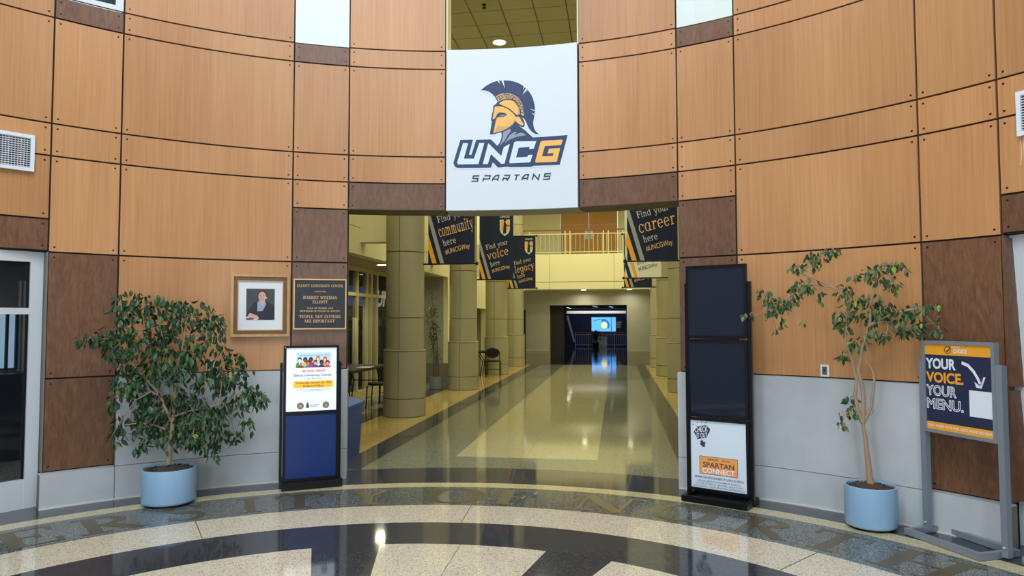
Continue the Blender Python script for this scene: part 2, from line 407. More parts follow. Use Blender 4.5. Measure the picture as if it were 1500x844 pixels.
for a, r0, r1 in ((-1.4, .9, 2.666), (-3.2, 3.21, 3.725), (40.2, 3.21, 3.725), (-38, 3.21, 3.725)):
    MB().curved(a-.05, a+.05, -.01, .0038, r0, r1).build('divider_strip', m_seam, fl)
LET = [('V', -66.4, -60), ('E', -57.3, -51.2), ('R', -49.9, -43.0), ('S', -40.9, -36.3), ('I', -32.9, -30.0), ('T', -28.6, -22.6), ('Y', -20.0, -13.9),
       ('O', -10.0, -2.0), ('F', -.9, 4.4), ('N', 9.2, 17.6), ('O', 19.0, 27.1), ('R', 29.2, 36.0), ('T', 36.9, 42.6), ('H', 44.4, 52.2)]
for ch, a0, a1 in LET:
    k = Ink(); k.serif(ch, 0, 0, 1, 'l', width=1.0)
    def on_ring(u, v, a0=a0, a1=a1):
        a = rad(a0+(a1-a0)*u); r = 3.80+.50*v; return (r*sin(a), r*cos(a), .0032)
    k.put('floor_letter', t_brz, fl, on_ring)

# ------------------------------------------------------------------ rotunda wall: backing, veneer panels, concrete blocks
R0 = 4.956
J = {0: -68.9, 1: -51.0, 2: -44.7, 3: -26.73, 4: -20.27, 5: -8.55, 6: 7.91, 7: 19.56, 8: 25.98, 9: 43.7, 10: 50.1, 11: 68.0}
ZB, ZI, ZG, ZF, ZE2, ZE, ZD, ZC, ZBB, ZA, ZT, ZTT = 0, .300, 1.105, 2.2095, 2.4996, 2.769, 3.059, 3.347, 4.296, 4.4947, 5.45, 6.3
bk = MB()
for a, b, z0, z1 in ((J[0], J[1], 2.215, ZTT), (J[1], J[2], 0, ZA), (J[1], J[2], ZT, ZTT), (J[2], J[3], 0, ZTT), (J[3], J[4], 0, ZTT), (J[4], J[5], 2.80, ZTT), (J[5], J[6], 2.80, 4.46),
                     (J[6], J[7], 2.80, ZTT), (J[7], J[8], 0, ZTT), (J[8], J[9], 0, ZTT), (J[9], J[10], 0, ZTT), (J[10], J[11], 2.215, ZTT)):
    bk.curved(a, b, z0, z1, R0+.02, R0+.2)
for a, b in ((-84, J[0]), (J[11], 84)): bk.curved(a, b, 0, ZTT, R0, R0+.2)
wf = struct(bk.build('wall_front', m_gap))
GAP = .0075
def panel(a, b, z0, z1, m, bits='LRTB'):
    g = math.degrees(GAP/R0); p = MB().curved(a+g, b-g, z0+GAP, z1-GAP, R0, R0+.022).build('veneer_panel', m, wf)
    s = MB(); da = math.degrees(.045/R0)
    for aa in (a+da, b-da):
        for zz in (z0+.045, z1-.045):
            q = Matrix.Rotation(-rad(aa), 4, 'Z') @ Matrix.Translation((0, R0-.002, zz)) @ Matrix.Rotation(rad(90), 4, 'X')
            n = 8; s.add([q @ Vector((.0085*cos(2*pi*i/n), .0085*sin(2*pi*i/n), 0)) for i in range(n)]+[q @ Vector((.010*cos(2*pi*i/n), .010*sin(2*pi*i/n), -.004)) for i in range(n)],
                         [tuple(range(n))]+[(i, (i+1) % n, (i+1) % n+n, i+n) for i in range(n)])
    s.build('screw_heads', m_screw, p, kind='stuff')
def column_of(i, j, rows):
    for z0, z1, m in rows: panel(J[i], J[j], z0, z1, m)
Wd, Br = m_wood, m_brown
for i, j in ((0, 1), (10, 11)): column_of(i, j, [(ZF+.01, ZE2, Br), (ZE2, ZD, Wd), (ZD, ZC, Wd), (ZC, ZBB, Wd), (ZBB, ZT, Wd), (ZT, ZTT, Wd)])
for i, j in ((1, 2), (9, 10)): column_of(i, j, [(ZI, ZG, Br), (ZG, ZF, Br), (ZF, ZD, Wd), (ZD, ZC, Wd), (ZC, ZBB, Wd), (ZBB, ZA, Br), (ZT, ZTT, Wd)])
panel(J[9], J[10], ZA, ZT, Wd)
for i, j in ((2, 3), (8, 9)): column_of(i, j, [(ZG, ZF, Wd), (ZF, ZD, Wd), (ZD, ZC, Wd), (ZC, ZBB, Wd), (ZBB, ZA, Wd), (ZA, ZT, Wd), (ZT, ZTT, Wd)])
for i, j in ((3, 4), (7, 8)): column_of(i, j, [(ZG, ZF, Br), (ZF, ZE, Br), (ZE, ZD, Wd), (ZD, ZC, Wd), (ZC, ZBB, Wd), (ZBB, ZA, Br), (ZT, ZTT, Wd)])
for i, j in ((4, 5), (6, 7)): column_of(i, j, [(ZE, ZD, Br), (ZD, ZC, Wd), (ZC, ZBB, Wd), (ZBB, ZA, Wd), (ZA, ZT, Wd), (ZT, ZTT, Wd)])
# opening: jambs, soffit under the lintel, reveals of the upper opening
for a, b in ((J[3], J[4]), (J[7], J[8])): MB().curved(a, b, 0, ZTT, R0+.2, R0+.36).build('jamb_core', m_soff_b, wf)
MB().curved(J[4], J[5], ZE, ZE+.03, R0+.02, R0+.36).build('lintel_soffit', m_soff_b, wf)
MB().curved(J[6], J[7], ZE, ZE+.03, R0+.02, R0+.36).build('lintel_soffit', m_soff_b, wf)
for a, b in ((J[4], J[5]), (J[6], J[7])): MB().curved(a, b, ZE+.03, ZTT, R0+.21, R0+.36).build('lintel_back', m_cream, wf)
for a, b in ((J[5]-.02, J[5]+.22), (J[6]-.22, J[6]+.02)): MB().curved(a, b, 4.5, ZTT, R0+.03, R0+.43).build('reveal', m_cream, wf)
RC = 4.87
def block(a, b, z0, z1, r1=R0+.02):
    g = math.degrees(.003/RC); MB().curved(a+g, b-g, z0+.002, z1-.003, RC, r1).build('concrete_block', m_conc, wf)
    MB().curved(a, b, z0, z1-.012, RC+.012, R0+.018).build('mortar_bed', m_base, wf)
block(J[1]-.35, J[2], 0, ZI); block(J[9], J[10]+.35, 0, ZI)
for i, j in ((2, 3), (8, 9)):
    for z0, z1 in ((0, ZI), (ZI, ZG)):
        block(J[i], J[j], z0, z1)
for a, b in ((J[3], J[4]+.1), (J[7]-.1, J[8])):
    for z0, z1 in ((0, ZI), (ZI, ZG)): block(a, b, z0, z1, R0+.34)
for a, b in ((J[1]-.35, J[4]), (J[7], J[10]+.35)): MB().curved(a, b, 0, .012, RC-.012, RC+.02).build('mortar_bead', mat('mortar_pale', lin(206, 202, 192), .8), wf)
# upper ring, roof and rear wall of the rotunda
wu = MB().curved(-144, 144, ZTT, 8.6, R0, R0+.2, 4).curved(144, 216, ZTT, 6.4, R0, R0+.2, 4).curved(144, 216, 8.2, 8.6, R0, R0+.2, 4)
for a in (144, 166.3, 190.3, 213): wu.curved(a, a+3.4, 6.4, 8.2, R0, R0+.2)
struct(wu.build('wall_upper', m_wood))
struct(MB().lathe([(0, 8.6), (5.2, 8.6), (5.2, 8.8), (0, 8.8)], 48).build('ceiling', m_plast))
wr = MB(); edges = [84]
wa = [math.degrees(math.atan2(x, y)) % 360 for x, y in WIN]; wa.sort()
for a in wa: edges += [a-6.6, a+6.6]
edges.append(276)
for k in range(0, len(edges), 2): wr.curved(edges[k], edges[k+1], 0, ZTT, R0, R0+.2)
for a in wa: wr.curved(a-6.6, a+6.6, 3.2, ZTT, R0, R0+.2); wr.curved(a-6.6, a+6.6, 0, .35, R0, R0+.2)
struct(wr.build('wall_rear', mat('rear_grey', lin(132, 136, 140), .6)))
# windows high in the wall
def pane_window(name, i, j, m_pane, m_frm, fr):
    wn = struct(MB().curved(J[i]+.08, J[j]-.08, ZA+.004, ZT-.004, R0+.004, R0+.018).build(name, m_pane))
    if fr:
        f = MB().curved(J[i]+.1, J[j]-.1, ZA+.006, ZA+.05, R0-.006, R0+.02)
        f.curved(J[i]+.1, J[i]+.8, ZA+.05, ZT-.01, R0-.006, R0+.02); f.curved(J[j]-.85, J[j]-.1, ZA+.05, ZT-.01, R0-.006, R0+.02); f.build('window_frame', m_alu, wn)
        MB().curved(J[j]-1.25, J[j]-.95, ZA+.05, ZT-.01, R0-.002, R0+.02).build('window_stile', m_black, wn)
    return wn
pane_window('window_1', 1, 2, mat('window_dark_glass', lin(52, 66, 70), .08), m_alu, True)
pane_window('window_2', 3, 4, m_frost, m_alu, False); pane_window('window_3', 7, 8, m_frost, m_alu, False)

# glazed entrance doors at both edges of the picture
def entrance(name, sgn, a0):
    A = Vector((5.075*sin(rad(a0)), 5.075*cos(rad(a0)), 0)); B = Vector((5.0*sin(rad(sgn*68.6)), 5.0*cos(rad(sgn*68.6)), 0))
    L = (B-A).length; ang = math.atan2((B-A).y, (B-A).x); Mx = Matrix.Translation(A) @ Matrix.Rotation(ang, 4, 'Z')
    s = -1 if sgn < 0 else 1                              # local +y points outwards on the right, inwards on the left
    y0, y1 = (-.03, .03)
    d = struct(MB().box(0, .10, y0, y1, .002, 2.12, Mx).box(L-.1, L, y0, y1, .002, 2.12, Mx).box(0, L, y0, y1, 2.12, 2.21, Mx).build(name, m_alu))
    MB().box(.1, L-.1, -.025, .025, 1.665, 1.72, Mx).build('transom_bar', m_alu, d)
    MB().box(.1, L-.1, -.025, .025, .002, .25, Mx).build('bottom_rail', m_alu, d)
    mid = L*.52
    MB().box(mid-.05, mid+.05, -.024, .024, .25, 1.665, Mx).build('centre_stile', m_alu, d)
    g = MB().box(.1, mid-.05, -.004, .004, .25, 1.665, Mx).build('glass_pane', m_g_dark, d); MB().box(mid+.05, L-.1, -.004, .004, .25, 1.665, Mx).build('glass_pane', m_g_dark, d)
    MB().box(.1, L-.1, -.004, .004, 1.72, 2.12, Mx).build('glass_pane', m_g_dark, d)
    MB().box(.1, .115, -.012, .012, .25, 2.12, Mx).build('gasket', m_black, d)
    # what stands behind the glass: a dim lobby with a corrugated wall and a far window
    out = Mx @ Matrix.Scale(1 if s < 0 else 1, 4)
    yo = 1 if s > 0 else -1
    lob = MB().box(-1.7, L+.6, yo*2.9-.05, yo*2.9+.05, 0, 2.6, Mx).box(-1.75, -1.7, min(yo*.5, yo*2.9), max(yo*.5, yo*2.9), 0, 2.6, Mx).box(-1.7, L+.6, min(yo*.3, yo*2.9), max(yo*.3, yo*2.9), 2.5, 2.6, Mx)
    lw = struct(lob.build('wall_lobby', mat('lobby_wall', lin(84, 82, 78), .8)))
    rb = MB()
    for k in range(8): rb.box(-1.18+k*.05, -1.155+k*.05, yo*2.84-.015, yo*2.84+.015, .1, 2.1, Mx)
    rb.build('wall_ribs', mat('rib', lin(158, 154, 146), .8), lw, kind='stuff')
    MB().box(-1.0, .6, yo*2.6-.2, yo*2.6+.2, .86, 1.0, Mx).box(-1.0, .6, yo*2.6-.15, yo*2.6+.15, .0, .86, Mx).build('counter', m_black, lw)
    MB().box(-.92, -.78, yo*2.5-.02, yo*2.5+.02, 1.28, 1.46, Mx).box(-.86, -.84, yo*2.5-.02, yo*2.5+.02, 1.0, 1.28, Mx).build('counter_display', m_darkw, lw)
    c = Mx @ Vector((-.2, yo*1.4, 2.35)); area('lobby_fill_light', c, (c.x, c.y, 0), .8, .8, 22, DAY)  # added fill lamp that lifts the ribs, not a lobby fixture
    return d, Mx, L, yo
d1, M1, L1, yo1 = entrance('door_1', -1, -51.25)
d2, M2, L2, yo2 = entrance('door_2', 1, 50.3)
for Mx, yo in ((M1, yo1), (M2, yo2)):
    o = struct(MB().box(-.78, .1, yo*2.82-.01, yo*2.82+.01, 1.05, 1.76, Mx).build('window_4' if yo < 0 else 'window_5', mat('lobby_window', lin(170, 200, 225), .3, emit=.8)))
    f = MB()
    for x in (-.78, -.68, -.4, .1): f.box(x-.015, x+.015, yo*2.80-.02, yo*2.80+.02, 1.03, 1.78, Mx)
    f.build('window_bars', m_black, o)
# returns between panel edge and door frame; the right one has sprung loose
MB().curved(J[1]-.12, J[1]+.02, ZI, ZF, R0+.0, R0+.13).build('jamb_return', mat('return_grey', lin(120, 112, 106), .7), wf)
MB().curved(J[10]-.02, J[10]+.12, ZI, ZF, R0, R0+.13).build('jamb_return', m_brown, wf)
def warped(z0, z1, k0, k1):
    m = MB(); n = 8; base = []
    for i in range(n+1):
        t = i/n; z = z0+(z1-z0)*t; b = (k0+(k1-k0)*t); 
        for r, q in ((R0-.004, rad(J[10]+.03)), (R0+.125, rad(J[10]+.16+b))):
            for dq in (0, .004): m.v.append((r*sin(q+dq), r*cos(q+dq), z))
    for i in range(n):
        for a, b in ((0, 1), (1, 3), (3, 2), (2, 0)): m.f.append((4*i+a, 4*i+b, 4*i+4+b, 4*i+4+a))
    return m.build('loose_trim', m_brown, wf)
warped(ZG+.02, ZF-.02, .85, .0); warped(ZI+.02, ZG-.01, 1.25, .35)

# ------------------------------------------------------------------ hall behind the opening
HX, HT = 3.3, 7.4
wl = MB().box(-HX-.2, -HX, 5.5, 23.3, 2.74, HT); wl.box(-4.6, -HX-.2, 15.5, 15.7, 0, 2.8); wl.box(-HX-.2, -HX, 15.5, 18.6, 0, 2.739); wl.box(-HX-.2, -HX, 21.0, 23.3, 0, 2.739); wl.box(-HX-.2, -HX, 18.6, 21.0, 2.0, 2.739)
wall_l = struct(wl.build('wall_left', m_cream))
MB().box(-HX-.8, -HX-.7, 18.5, 21.1, 0, 2.1).box(-HX-.7, -HX-.2, 21.02, 21.1, 0, 2.1).box(-HX-.7, -HX-.2, 18.5, 18.58, 0, 2.1).box(-HX-.7, -HX-.2, 18.58, 21.02, 2.02, 2.1).build('alcove_back', mat('alcove_green', lin(140, 140, 112), .7), wall_l)
MB().box(-4.35, -3.42, 15.47, 15.5, .0, 2.73).build('alcove_panel', mat('alcove_grey', lin(150, 148, 130), .8), wall_l)
for z0, z1 in ((0, .17), (.173, .5)): MB().box(-4.35, -3.2, 15.44, 15.49, z0, z1).build('base_stone', m_base, wall_l)
for y0, y1 in ((15.5, 18.6), (21.0, 23.2)): MB().box(-HX, -HX+.02, y0, y1, 0, .5).build('base_stone', m_base, wall_l)
MB().box(-HX, -HX+.004, 5.6, 23.2, 3.20, 3.206).build('wall_joint', m_soff_b, wall_l)
for y in (9.3, 13.9, 18.5): MB().box(-HX, -2.45, y-.14, y+.14, 2.955, 3.9).build('cross_beam', m_cream, wall_l)
wrr = MB().box(HX, HX+.2, 5.5, 23.3, 0, HT); wall_r = struct(wrr.build('wall_right', m_cream))
for y in (9.3, 13.9, 18.5): MB().box(2.45, HX, y-.14, y+.14, 2.955, 3.9).build('cross_beam', m_cream, wall_r)
# aisle ceiling, shop front, shop
struct(MB().box(-4.6, -HX-.2, 5.5, 15.5, 2.74, 2.8).build('ceiling_aisle', mat('aisle_ceiling', lin(170, 162, 124), .8)))
sf = MB(); MULL = [9.4, 10.2, 11.0, 11.86, 12.45, 12.72, 13.1, 14.0, 14.9]
m_bronze = mat('pale_bronze', lin(190, 176, 128), .45, .2)
shop = struct(MB().box(-4.46, -4.36, 8.6, 15.5, 2.66, 2.74).box(-4.46, -4.36, 8.6, 15.5, 0, .12).build('window_6', m_bronze))
for y in MULL: MB().box(-4.46, -4.36, y-.04, y+.04, .12, 2.66).build('mullion', m_bronze, shop)
MB().box(-4.45, -4.37, 8.6, 15.5, 2.13, 2.20).build('transom_bar', m_bronze, shop)
for a, b in zip(MULL, MULL[1:]):
    for z0, z1 in ((.12, 2.13), (2.20, 2.66)): MB().box(-4.415, -4.405, a+.04, b-.04, z0, z1).build('glass_pane', m_g_clear, shop)
struct(MB().box(-4.6, -4.4, 5.2, 8.6, 0, 2.74).build('wall_aisle', m_cream))
sh = struct(MB().box(-7.2, -7.1, 8.0, 23, 0, 2.9).box(-7.2, -4.6, 22.9, 23, 0, 2.9).box(-7.2, -4.6, 8.0, 8.1, 0, 2.9).box(-7.2, -4.46, 8.0, 23, 2.85, 2.9).build('wall_shop', m_dark))
MB().box(-7.1, -7.06, 8.1, 22.8, 1.62, 2.05).build('shop_band', mat('shop_tan', lin(170, 142, 92), .7), sh)
MB().box(-7.1, -7.05, 20.42, 22.8, 2.08, 2.7).build('dark_sign_panel', m_black, sh)
MB().box(-7.1, -7.05, 18.0, 20.4, 2.08, 2.7).build('blue_sign_panel', mat('shop_blue', lin(40, 92, 180), .5, emit=.25), sh)
k = Ink(); k.text('UNC', 0, 0, .52, 'l', .035, .25)
k.put('sign_letters', mat('shop_white', lin(226, 228, 226), .5, emit=.3), sh, lambda u, v: (-7.02, 20.55+u*1.3, 2.12+v))
for i, (y, z) in enumerate([(16.6, 1.5), (17.4, 1.3), (18.3, 1.5), (19.7, 1.42), (20.2, 1.42), (20.7, 1.42), (21.2, 1.42), (19.8, 1.75), (20.6, 1.75), (17.0, 1.75)]):
    y += .9; MB().box(-7.05, -6.98, y, y+.36, z, z+.24).build('wall_print', mat('print_%d' % (i % 3), [lin(190, 190, 180), lin(60, 64, 80), lin(150, 150, 150)][i % 3], .6), sh)
for i, y in enumerate((10.5, 12.3, 14.0, 15.6)):
    t = empty('clothes_rack', (-5.6, y, 0), 0, ['dim clothes rack nearest the left end of the shop front', 'dim clothes rack behind the wide shop pane', 'dim clothes rack behind the narrow shop panes', 'dim clothes rack deepest in the shop behind the column'][i], 'rack', 'racks inside the shop')
    MB().box(-.5, .5, -.02, .02, 1.4, 1.44).box(-.5, -.46, -.02, .02, .002, 1.4).box(.46, .5, -.02, .02, .002, 1.4).box(-.5, -.46, -.25, .25, .002, .04).box(.46, .5, -.25, .25, .002, .04).build('rail', m_black, t)
    c = MB()
    for k in range(12): c.box(-.42+k*.07, -.38+k*.07, -.22, .22, .55+random.random()*.1, 1.38)
    c.build('garments', mat('garment_%d' % i, [lin(40, 46, 60), lin(70, 72, 76), lin(30, 34, 44), lin(90, 88, 84)][i], .9), t, kind='stuff')
# end wall, opening, balcony
we = MB().box(-HX, -1.38, 23.3, 23.6, 0, 2.72).box(1.42, HX, 23.3, 23.6, 0, 2.72).box(-1.38, 1.42, 23.3, 23.6, 2.165, 2.72)
wall_e = struct(we.build('wall_end', mat('end_plaster', lin(168, 166, 150), .8)))
for x0, x1 in ((-2.4, -1.38), (1.42, 2.4)):
    for z0, z1 in ((0, .17), (.173, .34), (.343, .49)): MB().box(x0, x1+(.0), 23.25, 23.30, z0, z1).build('base_stone', m_base, wall_e)
MB().box(-2.38, -2.26, 23.22, 23.3, 0, 2.0).build('dark_door_edge', m_darkw, wall_e)
bal = struct(MB().box(-2.2, 2.2, 22.2, 23.3, 2.70, 3.935).build('wall_balcony', m_cream))
MB().box(-2.2, 2.2, 22.195, 22.2, 2.955, 2.965).build('wall_joint', m_soff_b, bal)
for x in (-1.26, .98): MB().box(x-.004, x+.004, 22.195, 22.2, 2.70, 3.93).build('wall_joint', m_soff_b, bal)
wb = MB().box(-HX-.2, -HX, 23.3, 25.2, 0, HT).box(HX, HX+.2, 23.3, 25.2, 0, HT).box(-HX, -1.10, 25.0, 25.2, 3.935, HT).box(1.13, HX, 25.0, 25.2, 3.935, HT).box(-1.10, 1.13, 25.0, 25.2, 6.4, HT)
wbal = struct(wb.build('wall_back', m_cream)); struct(MB().box(-HX, HX, 23.3, 25.2, 3.8, 3.93).build('floor_balcony', m_base))
m_door = mat('door_oak', lin(186, 132, 52), .5, noise=(3, .1, (4, 4, .4), 4))
for i, (x0, x1, hx) in enumerate(((-1.08, .01, -.09), (.02, 1.11, .12))):
    d = struct(MB().box(x0, x1, 25.02, 25.08, 3.94, 5.35).build('door_%d' % (3+i), m_door))
    MB().box(x0, x1, 25.02, 25.08, 5.36, 6.4).build('transom_panel', m_door, d)
    MB().box(hx-.05, hx+.05, 25.0, 25.02, 4.78, 5.1).build('handle_plate', m_alu, d); MB().bar((hx, 24.96, 4.9), (hx-.1*(1 if hx < 0 else -1), 24.96, 4.9), .03).build('door_handle', m_alu, d)
rl = empty('balcony_railing', (0, 22.3, 3.935), 0, 'cream metal balcony railing with a wooden handrail in front of the oak doors', 'railing')
m_rail = mat('rail_cream', lin(206, 202, 160), .4, .2)
MB().bar((-2.2, 0, .86), (2.2, 0, .86), .06, .045).build('handrail', mat('handrail_wood', lin(120, 70, 40), .5), rl)
MB().bar((-2.2, 0, .72), (2.2, 0, .72), .03).build('top_bar', m_rail, rl); MB().bar((-2.2, 0, .08), (2.2, 0, .08), .03).build('bottom_bar', m_rail, rl)
for x in (-1.98, -.72, -.55, .62, .79, 1.3, 2.0): MB().bar((x, 0, 0), (x, 0, .84), .035).build('post', m_rail, rl)
x = -1.9
while x < 2.0:
    MB().bar((x, 0, .08), (x, 0, .72), .012).build('baluster', m_rail, rl); x += .155
# atrium ceiling: slab and the lay-in tiles that can be seen through the upper opening
ca = struct(MB().box(-HX-.2, HX+.2, 5.3, 25.2, HT+.012, HT+.1).build('ceiling_atrium', mat('tile_grid', lin(128, 122, 92), .8)))
tile = None
for i in range(-4, 8):
    for j in range(-4, 6):
        x0 = -1.01+.6*(i-4)-.0; y0 = 10.34+.59*j
        if x0 < -HX or x0 > HX-.3: continue
        if tile is None: tile = MB().box(.012, .588, .012, .578, -.004, .02).build('ceiling_tile', m_tile, ca); o = tile
        else: o = tile.copy(); C.objects.link(o)
        o.location = (x0, y0, HT)
rest = MB()
for i in range(12):
    for j in range(6, 25):
        x0 = -1.01+.6*(i-4); y0 = 10.34+.59*j
        if -HX <= x0 <= HX-.3: rest.box(x0+.012, x0+.588, y0+.012, y0+.578, HT-.004, HT+.02)
rest.build('far_ceiling_tiles', m_tile, ca, kind='stuff')
def lamp(x, y, z, watts, col, size, r, label, spread=160):
    t = empty('ceiling_light', (x, y, z), 0, label, 'ceiling light', 'round recessed downlights')
    MB().lathe([(r, -.007), (r+.025, -.010), (r+.03, .0)], 20).build('trim_ring', m_alu, t)
    MB().lathe([(0, -.009), (r, -.008)], 20).build('lens', mat('lamp_lens', (1, .95, .7, 1), .5, emit=14), t)
    if watts:
        l = bpy.data.lights.new('downlight', 'AREA'); l.shape = 'DISK'; l.size = size; l.energy = watts; l.color = col; l.spread = rad(spread)
        o = bpy.data.objects.new('downlight', l); C.objects.link(o); o.location = (x, y, z-.03)
lamp(-1.31, 11.82, HT, 75, WARM, .25, .13, 'round recessed downlight above the white sign, seen through the upper opening')
for k, (x, y) in enumerate([(-1.6, 7.0), (1.6, 7.0), (1.6, 11.8), (-1.3, 16.2), (1.6, 16.2), (-1.3, 19.9), (1.6, 19.9)]):
    lamp(x, y, HT, 130 if k > 4 else 66, WARM, .25, .13, ['left atrium downlight just behind the round wall', 'right atrium downlight just behind the round wall', 'atrium downlight over the second right column', 'left atrium downlight over the hanging banners', 'right atrium downlight over the hanging banners', 'left atrium downlight before the balcony', 'right atrium downlight before the balcony'][k])
lamp(-3.62, 11.3, 2.74, 14, WARM, .2, .12, 'low recessed downlight in the aisle ceiling left of the nearest column')
lamp(-3.75, 14.0, 2.74, 8, WARM, .2, .10, 'low aisle downlight above the bamboo plant')
lamp(-.1, 22.75, 2.70, 10, (1, .95, .7), .2, .09, 'small downlight in the soffit under the balcony, centre')
lamp(1.5, 22.75, 2.70, 8, (1, .95, .7), .2, .09, 'small downlight in the soffit under the balcony, right')
sp = empty('sprinkler', (-1.30, 10.06, HT), 0, 'small dark sprinkler head on the tiled ceiling above the white sign', 'sprinkler')
MB().tube([(0, 0, 0), (0, 0, -.07)], .012, 8).build('stem', m_black, sp); MB().lathe([(0, -.075), (.04, -.07), (.04, -.064), (0, -.064)], 12).build('deflector', m_black, sp); MB().lathe([(0, -.004), (.045, -.004), (.05, 0)], 12).build('escutcheon', m_black, sp)
# far hall beyond the opening
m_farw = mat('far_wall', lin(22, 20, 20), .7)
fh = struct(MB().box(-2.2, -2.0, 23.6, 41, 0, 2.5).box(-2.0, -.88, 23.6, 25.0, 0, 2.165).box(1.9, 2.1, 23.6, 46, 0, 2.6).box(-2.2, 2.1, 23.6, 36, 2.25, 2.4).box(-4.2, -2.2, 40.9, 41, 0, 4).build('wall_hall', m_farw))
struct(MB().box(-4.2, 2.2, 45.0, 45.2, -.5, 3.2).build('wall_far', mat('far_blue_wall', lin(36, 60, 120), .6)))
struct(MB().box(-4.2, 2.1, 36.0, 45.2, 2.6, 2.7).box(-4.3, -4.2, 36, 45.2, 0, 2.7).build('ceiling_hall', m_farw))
MB().box(-1.75, 1.55, 35.7, 35.9, 1.98, 2.12).build('bulkhead', mat('bulkhead_white', lin(215, 215, 212), .6), fh)
area('hall_cove_light', (0, 35.2, 2.2), (0, 36, 2.0), 3, .15, 14, (1, .97, .9))
area('shop_fill_light', (-5.7, 13.5, 2.8), (-6.2, 15, 0), 1.5, 7, 26, (1, .97, .85))  # fill lamp added so the prints inside the dark shop show
area('rail_fill_light', (0, 38.6, 2.5), (0, 41, .3), 2.6, .4, 12, (1, .98, .95))  # area lamp added to brighten the distant pickets, no fixture there
area('far_hall_fill_light', (0, 42.5, 2.5), (0, 44, 0), 2.5, 1, 10, (.8, .88, 1))  # unseen fill lamp, put in to light the far blue wall
for k, (x, y) in enumerate(((-1.32, 32.2), (-1.4, 35.0))): lamp(x, y, 2.25, 0, WARM, .2, .10, ['nearer of two small lights on the dark hall ceiling', 'farther of two small lights on the dark hall ceiling'][k])
for k, (x, y0) in enumerate(((.05, 28), (.75, 29))):
    t = MB().bar((x, y0, 2.222), (x+.12, y0+2.2, 2.222), .05, .03).build('strip_light', mat('tube_glow', (.6, .7, .9, 1), .5, emit=.5)); tag(t, ['left thin strip light on the dark hall ceiling', 'right thin strip light on the dark hall ceiling'][k], 'ceiling light', 'strip lights of the far hall')
fr = empty('far_railing', (0, 40.8, 0), 0, 'distant pale railing with a brown handrail in front of the blue screen', 'railing')
MB().bar((-1.45, 0, .88), (1.57, 0, .88), .07, .09).build('handrail', mat('far_handrail', lin(140, 80, 62), .5), fr)
MB().bar((-1.5, 0, .74), (1.6, 0, .74), .03).build('top_bar', m_alu, fr); MB().bar((-1.5, 0, .12), (1.6, 0, .12), .03).build('bottom_bar', m_alu, fr)
for k in range(24): x = -1.45+k*.131; MB().bar((x, 0, .0 if k % 6 == 0 else .12), (x, 0, .84 if k % 6 == 0 else .74), .03 if k % 6 == 0 else .02).build('post' if k % 6 == 0 else 'baluster', m_alu, fr)
ks = MB().bar((-1.52, 40.65, .3), (-1.93, 40.65, 1.9), .05, .12); o = ks.build('stair_rail', m_alu); tag(o, 'sloping pale stair rail at the left end of the distant railing', 'railing')
o = MB().bar((-1.55, 40.4, .15), (-1.85, 40.4, .62), .2, .04).build('stair_banner', mat('stair_navy', lin(20, 30, 80), .6)); tag(o, 'dark blue panel on the slope of the distant stair', 'panel')
sc = empty('wall_screen', (.19, 44.9, 0), 0, 'distant bright blue video screen with a yellow figure beyond the hall', 'screen')
MB().box(-.82, .82, 0, .06, .86, 1.84).build('screen_body', m_black, sc)
MB().box(-.80, .80, -.012, -.002, .88, 1.82).build('screen_face', mat('screen_blue', lin(86, 160, 240), .4, emit=1.6), sc)
k = Ink(); k.disc(.03, 1.28, .17, .2); k.put('screen_figure', mat('screen_yellow', lin(250, 230, 120), .4, emit=1.6), sc, lambda u, v: (u, -.016, v))
k = Ink(); k.ring(.05, 1.3, .34, .36, .1, .1, -40, 130); k.ring(-.1, 1.5, .6, .2, .06, .05, 60, 170); k.line([(.5, .9), (.5, 1.8)], .06); k.put('screen_arcs', mat('screen_teal', lin(40, 96, 130), .4, emit=1.2), sc, lambda u, v: (u, -.014, v))
for k, (x, w, lab) in enumerate(((-.98, .58, 'distant dark poster left of the blue screen'), (1.2, .5, 'distant black poster with white words right of the blue screen'))):
    t = empty('wall_poster', (x, 44.9, 0), 0, lab, 'poster'); MB().box(-w/2, w/2, 0, .05, .9, 1.66).build('board', m_navy if k == 0 else m_black, t)
    if k:
        q = Ink(); q.rect(-.15, 1.42, .18, 1.52); q.rect(-.18, 1.28, .12, 1.38); q.rect(-.15, 1.12, .1, 1.22); q.put('print', m_white, t, lambda u, v: (u, -.01, v))
for k in range(3):
    x = -.02+k*.19; o = MB().box(x-.085, x+.085, 41.1, 41.3, .0, .62).build('white_bin', m_white); tag(o, ['narrow white box behind the distant railing, beside the dark plant', 'middle of three narrow white boxes behind the distant railing', 'rightmost of three narrow white boxes behind the distant railing'][k], 'box', 'white boxes behind the distant railing')
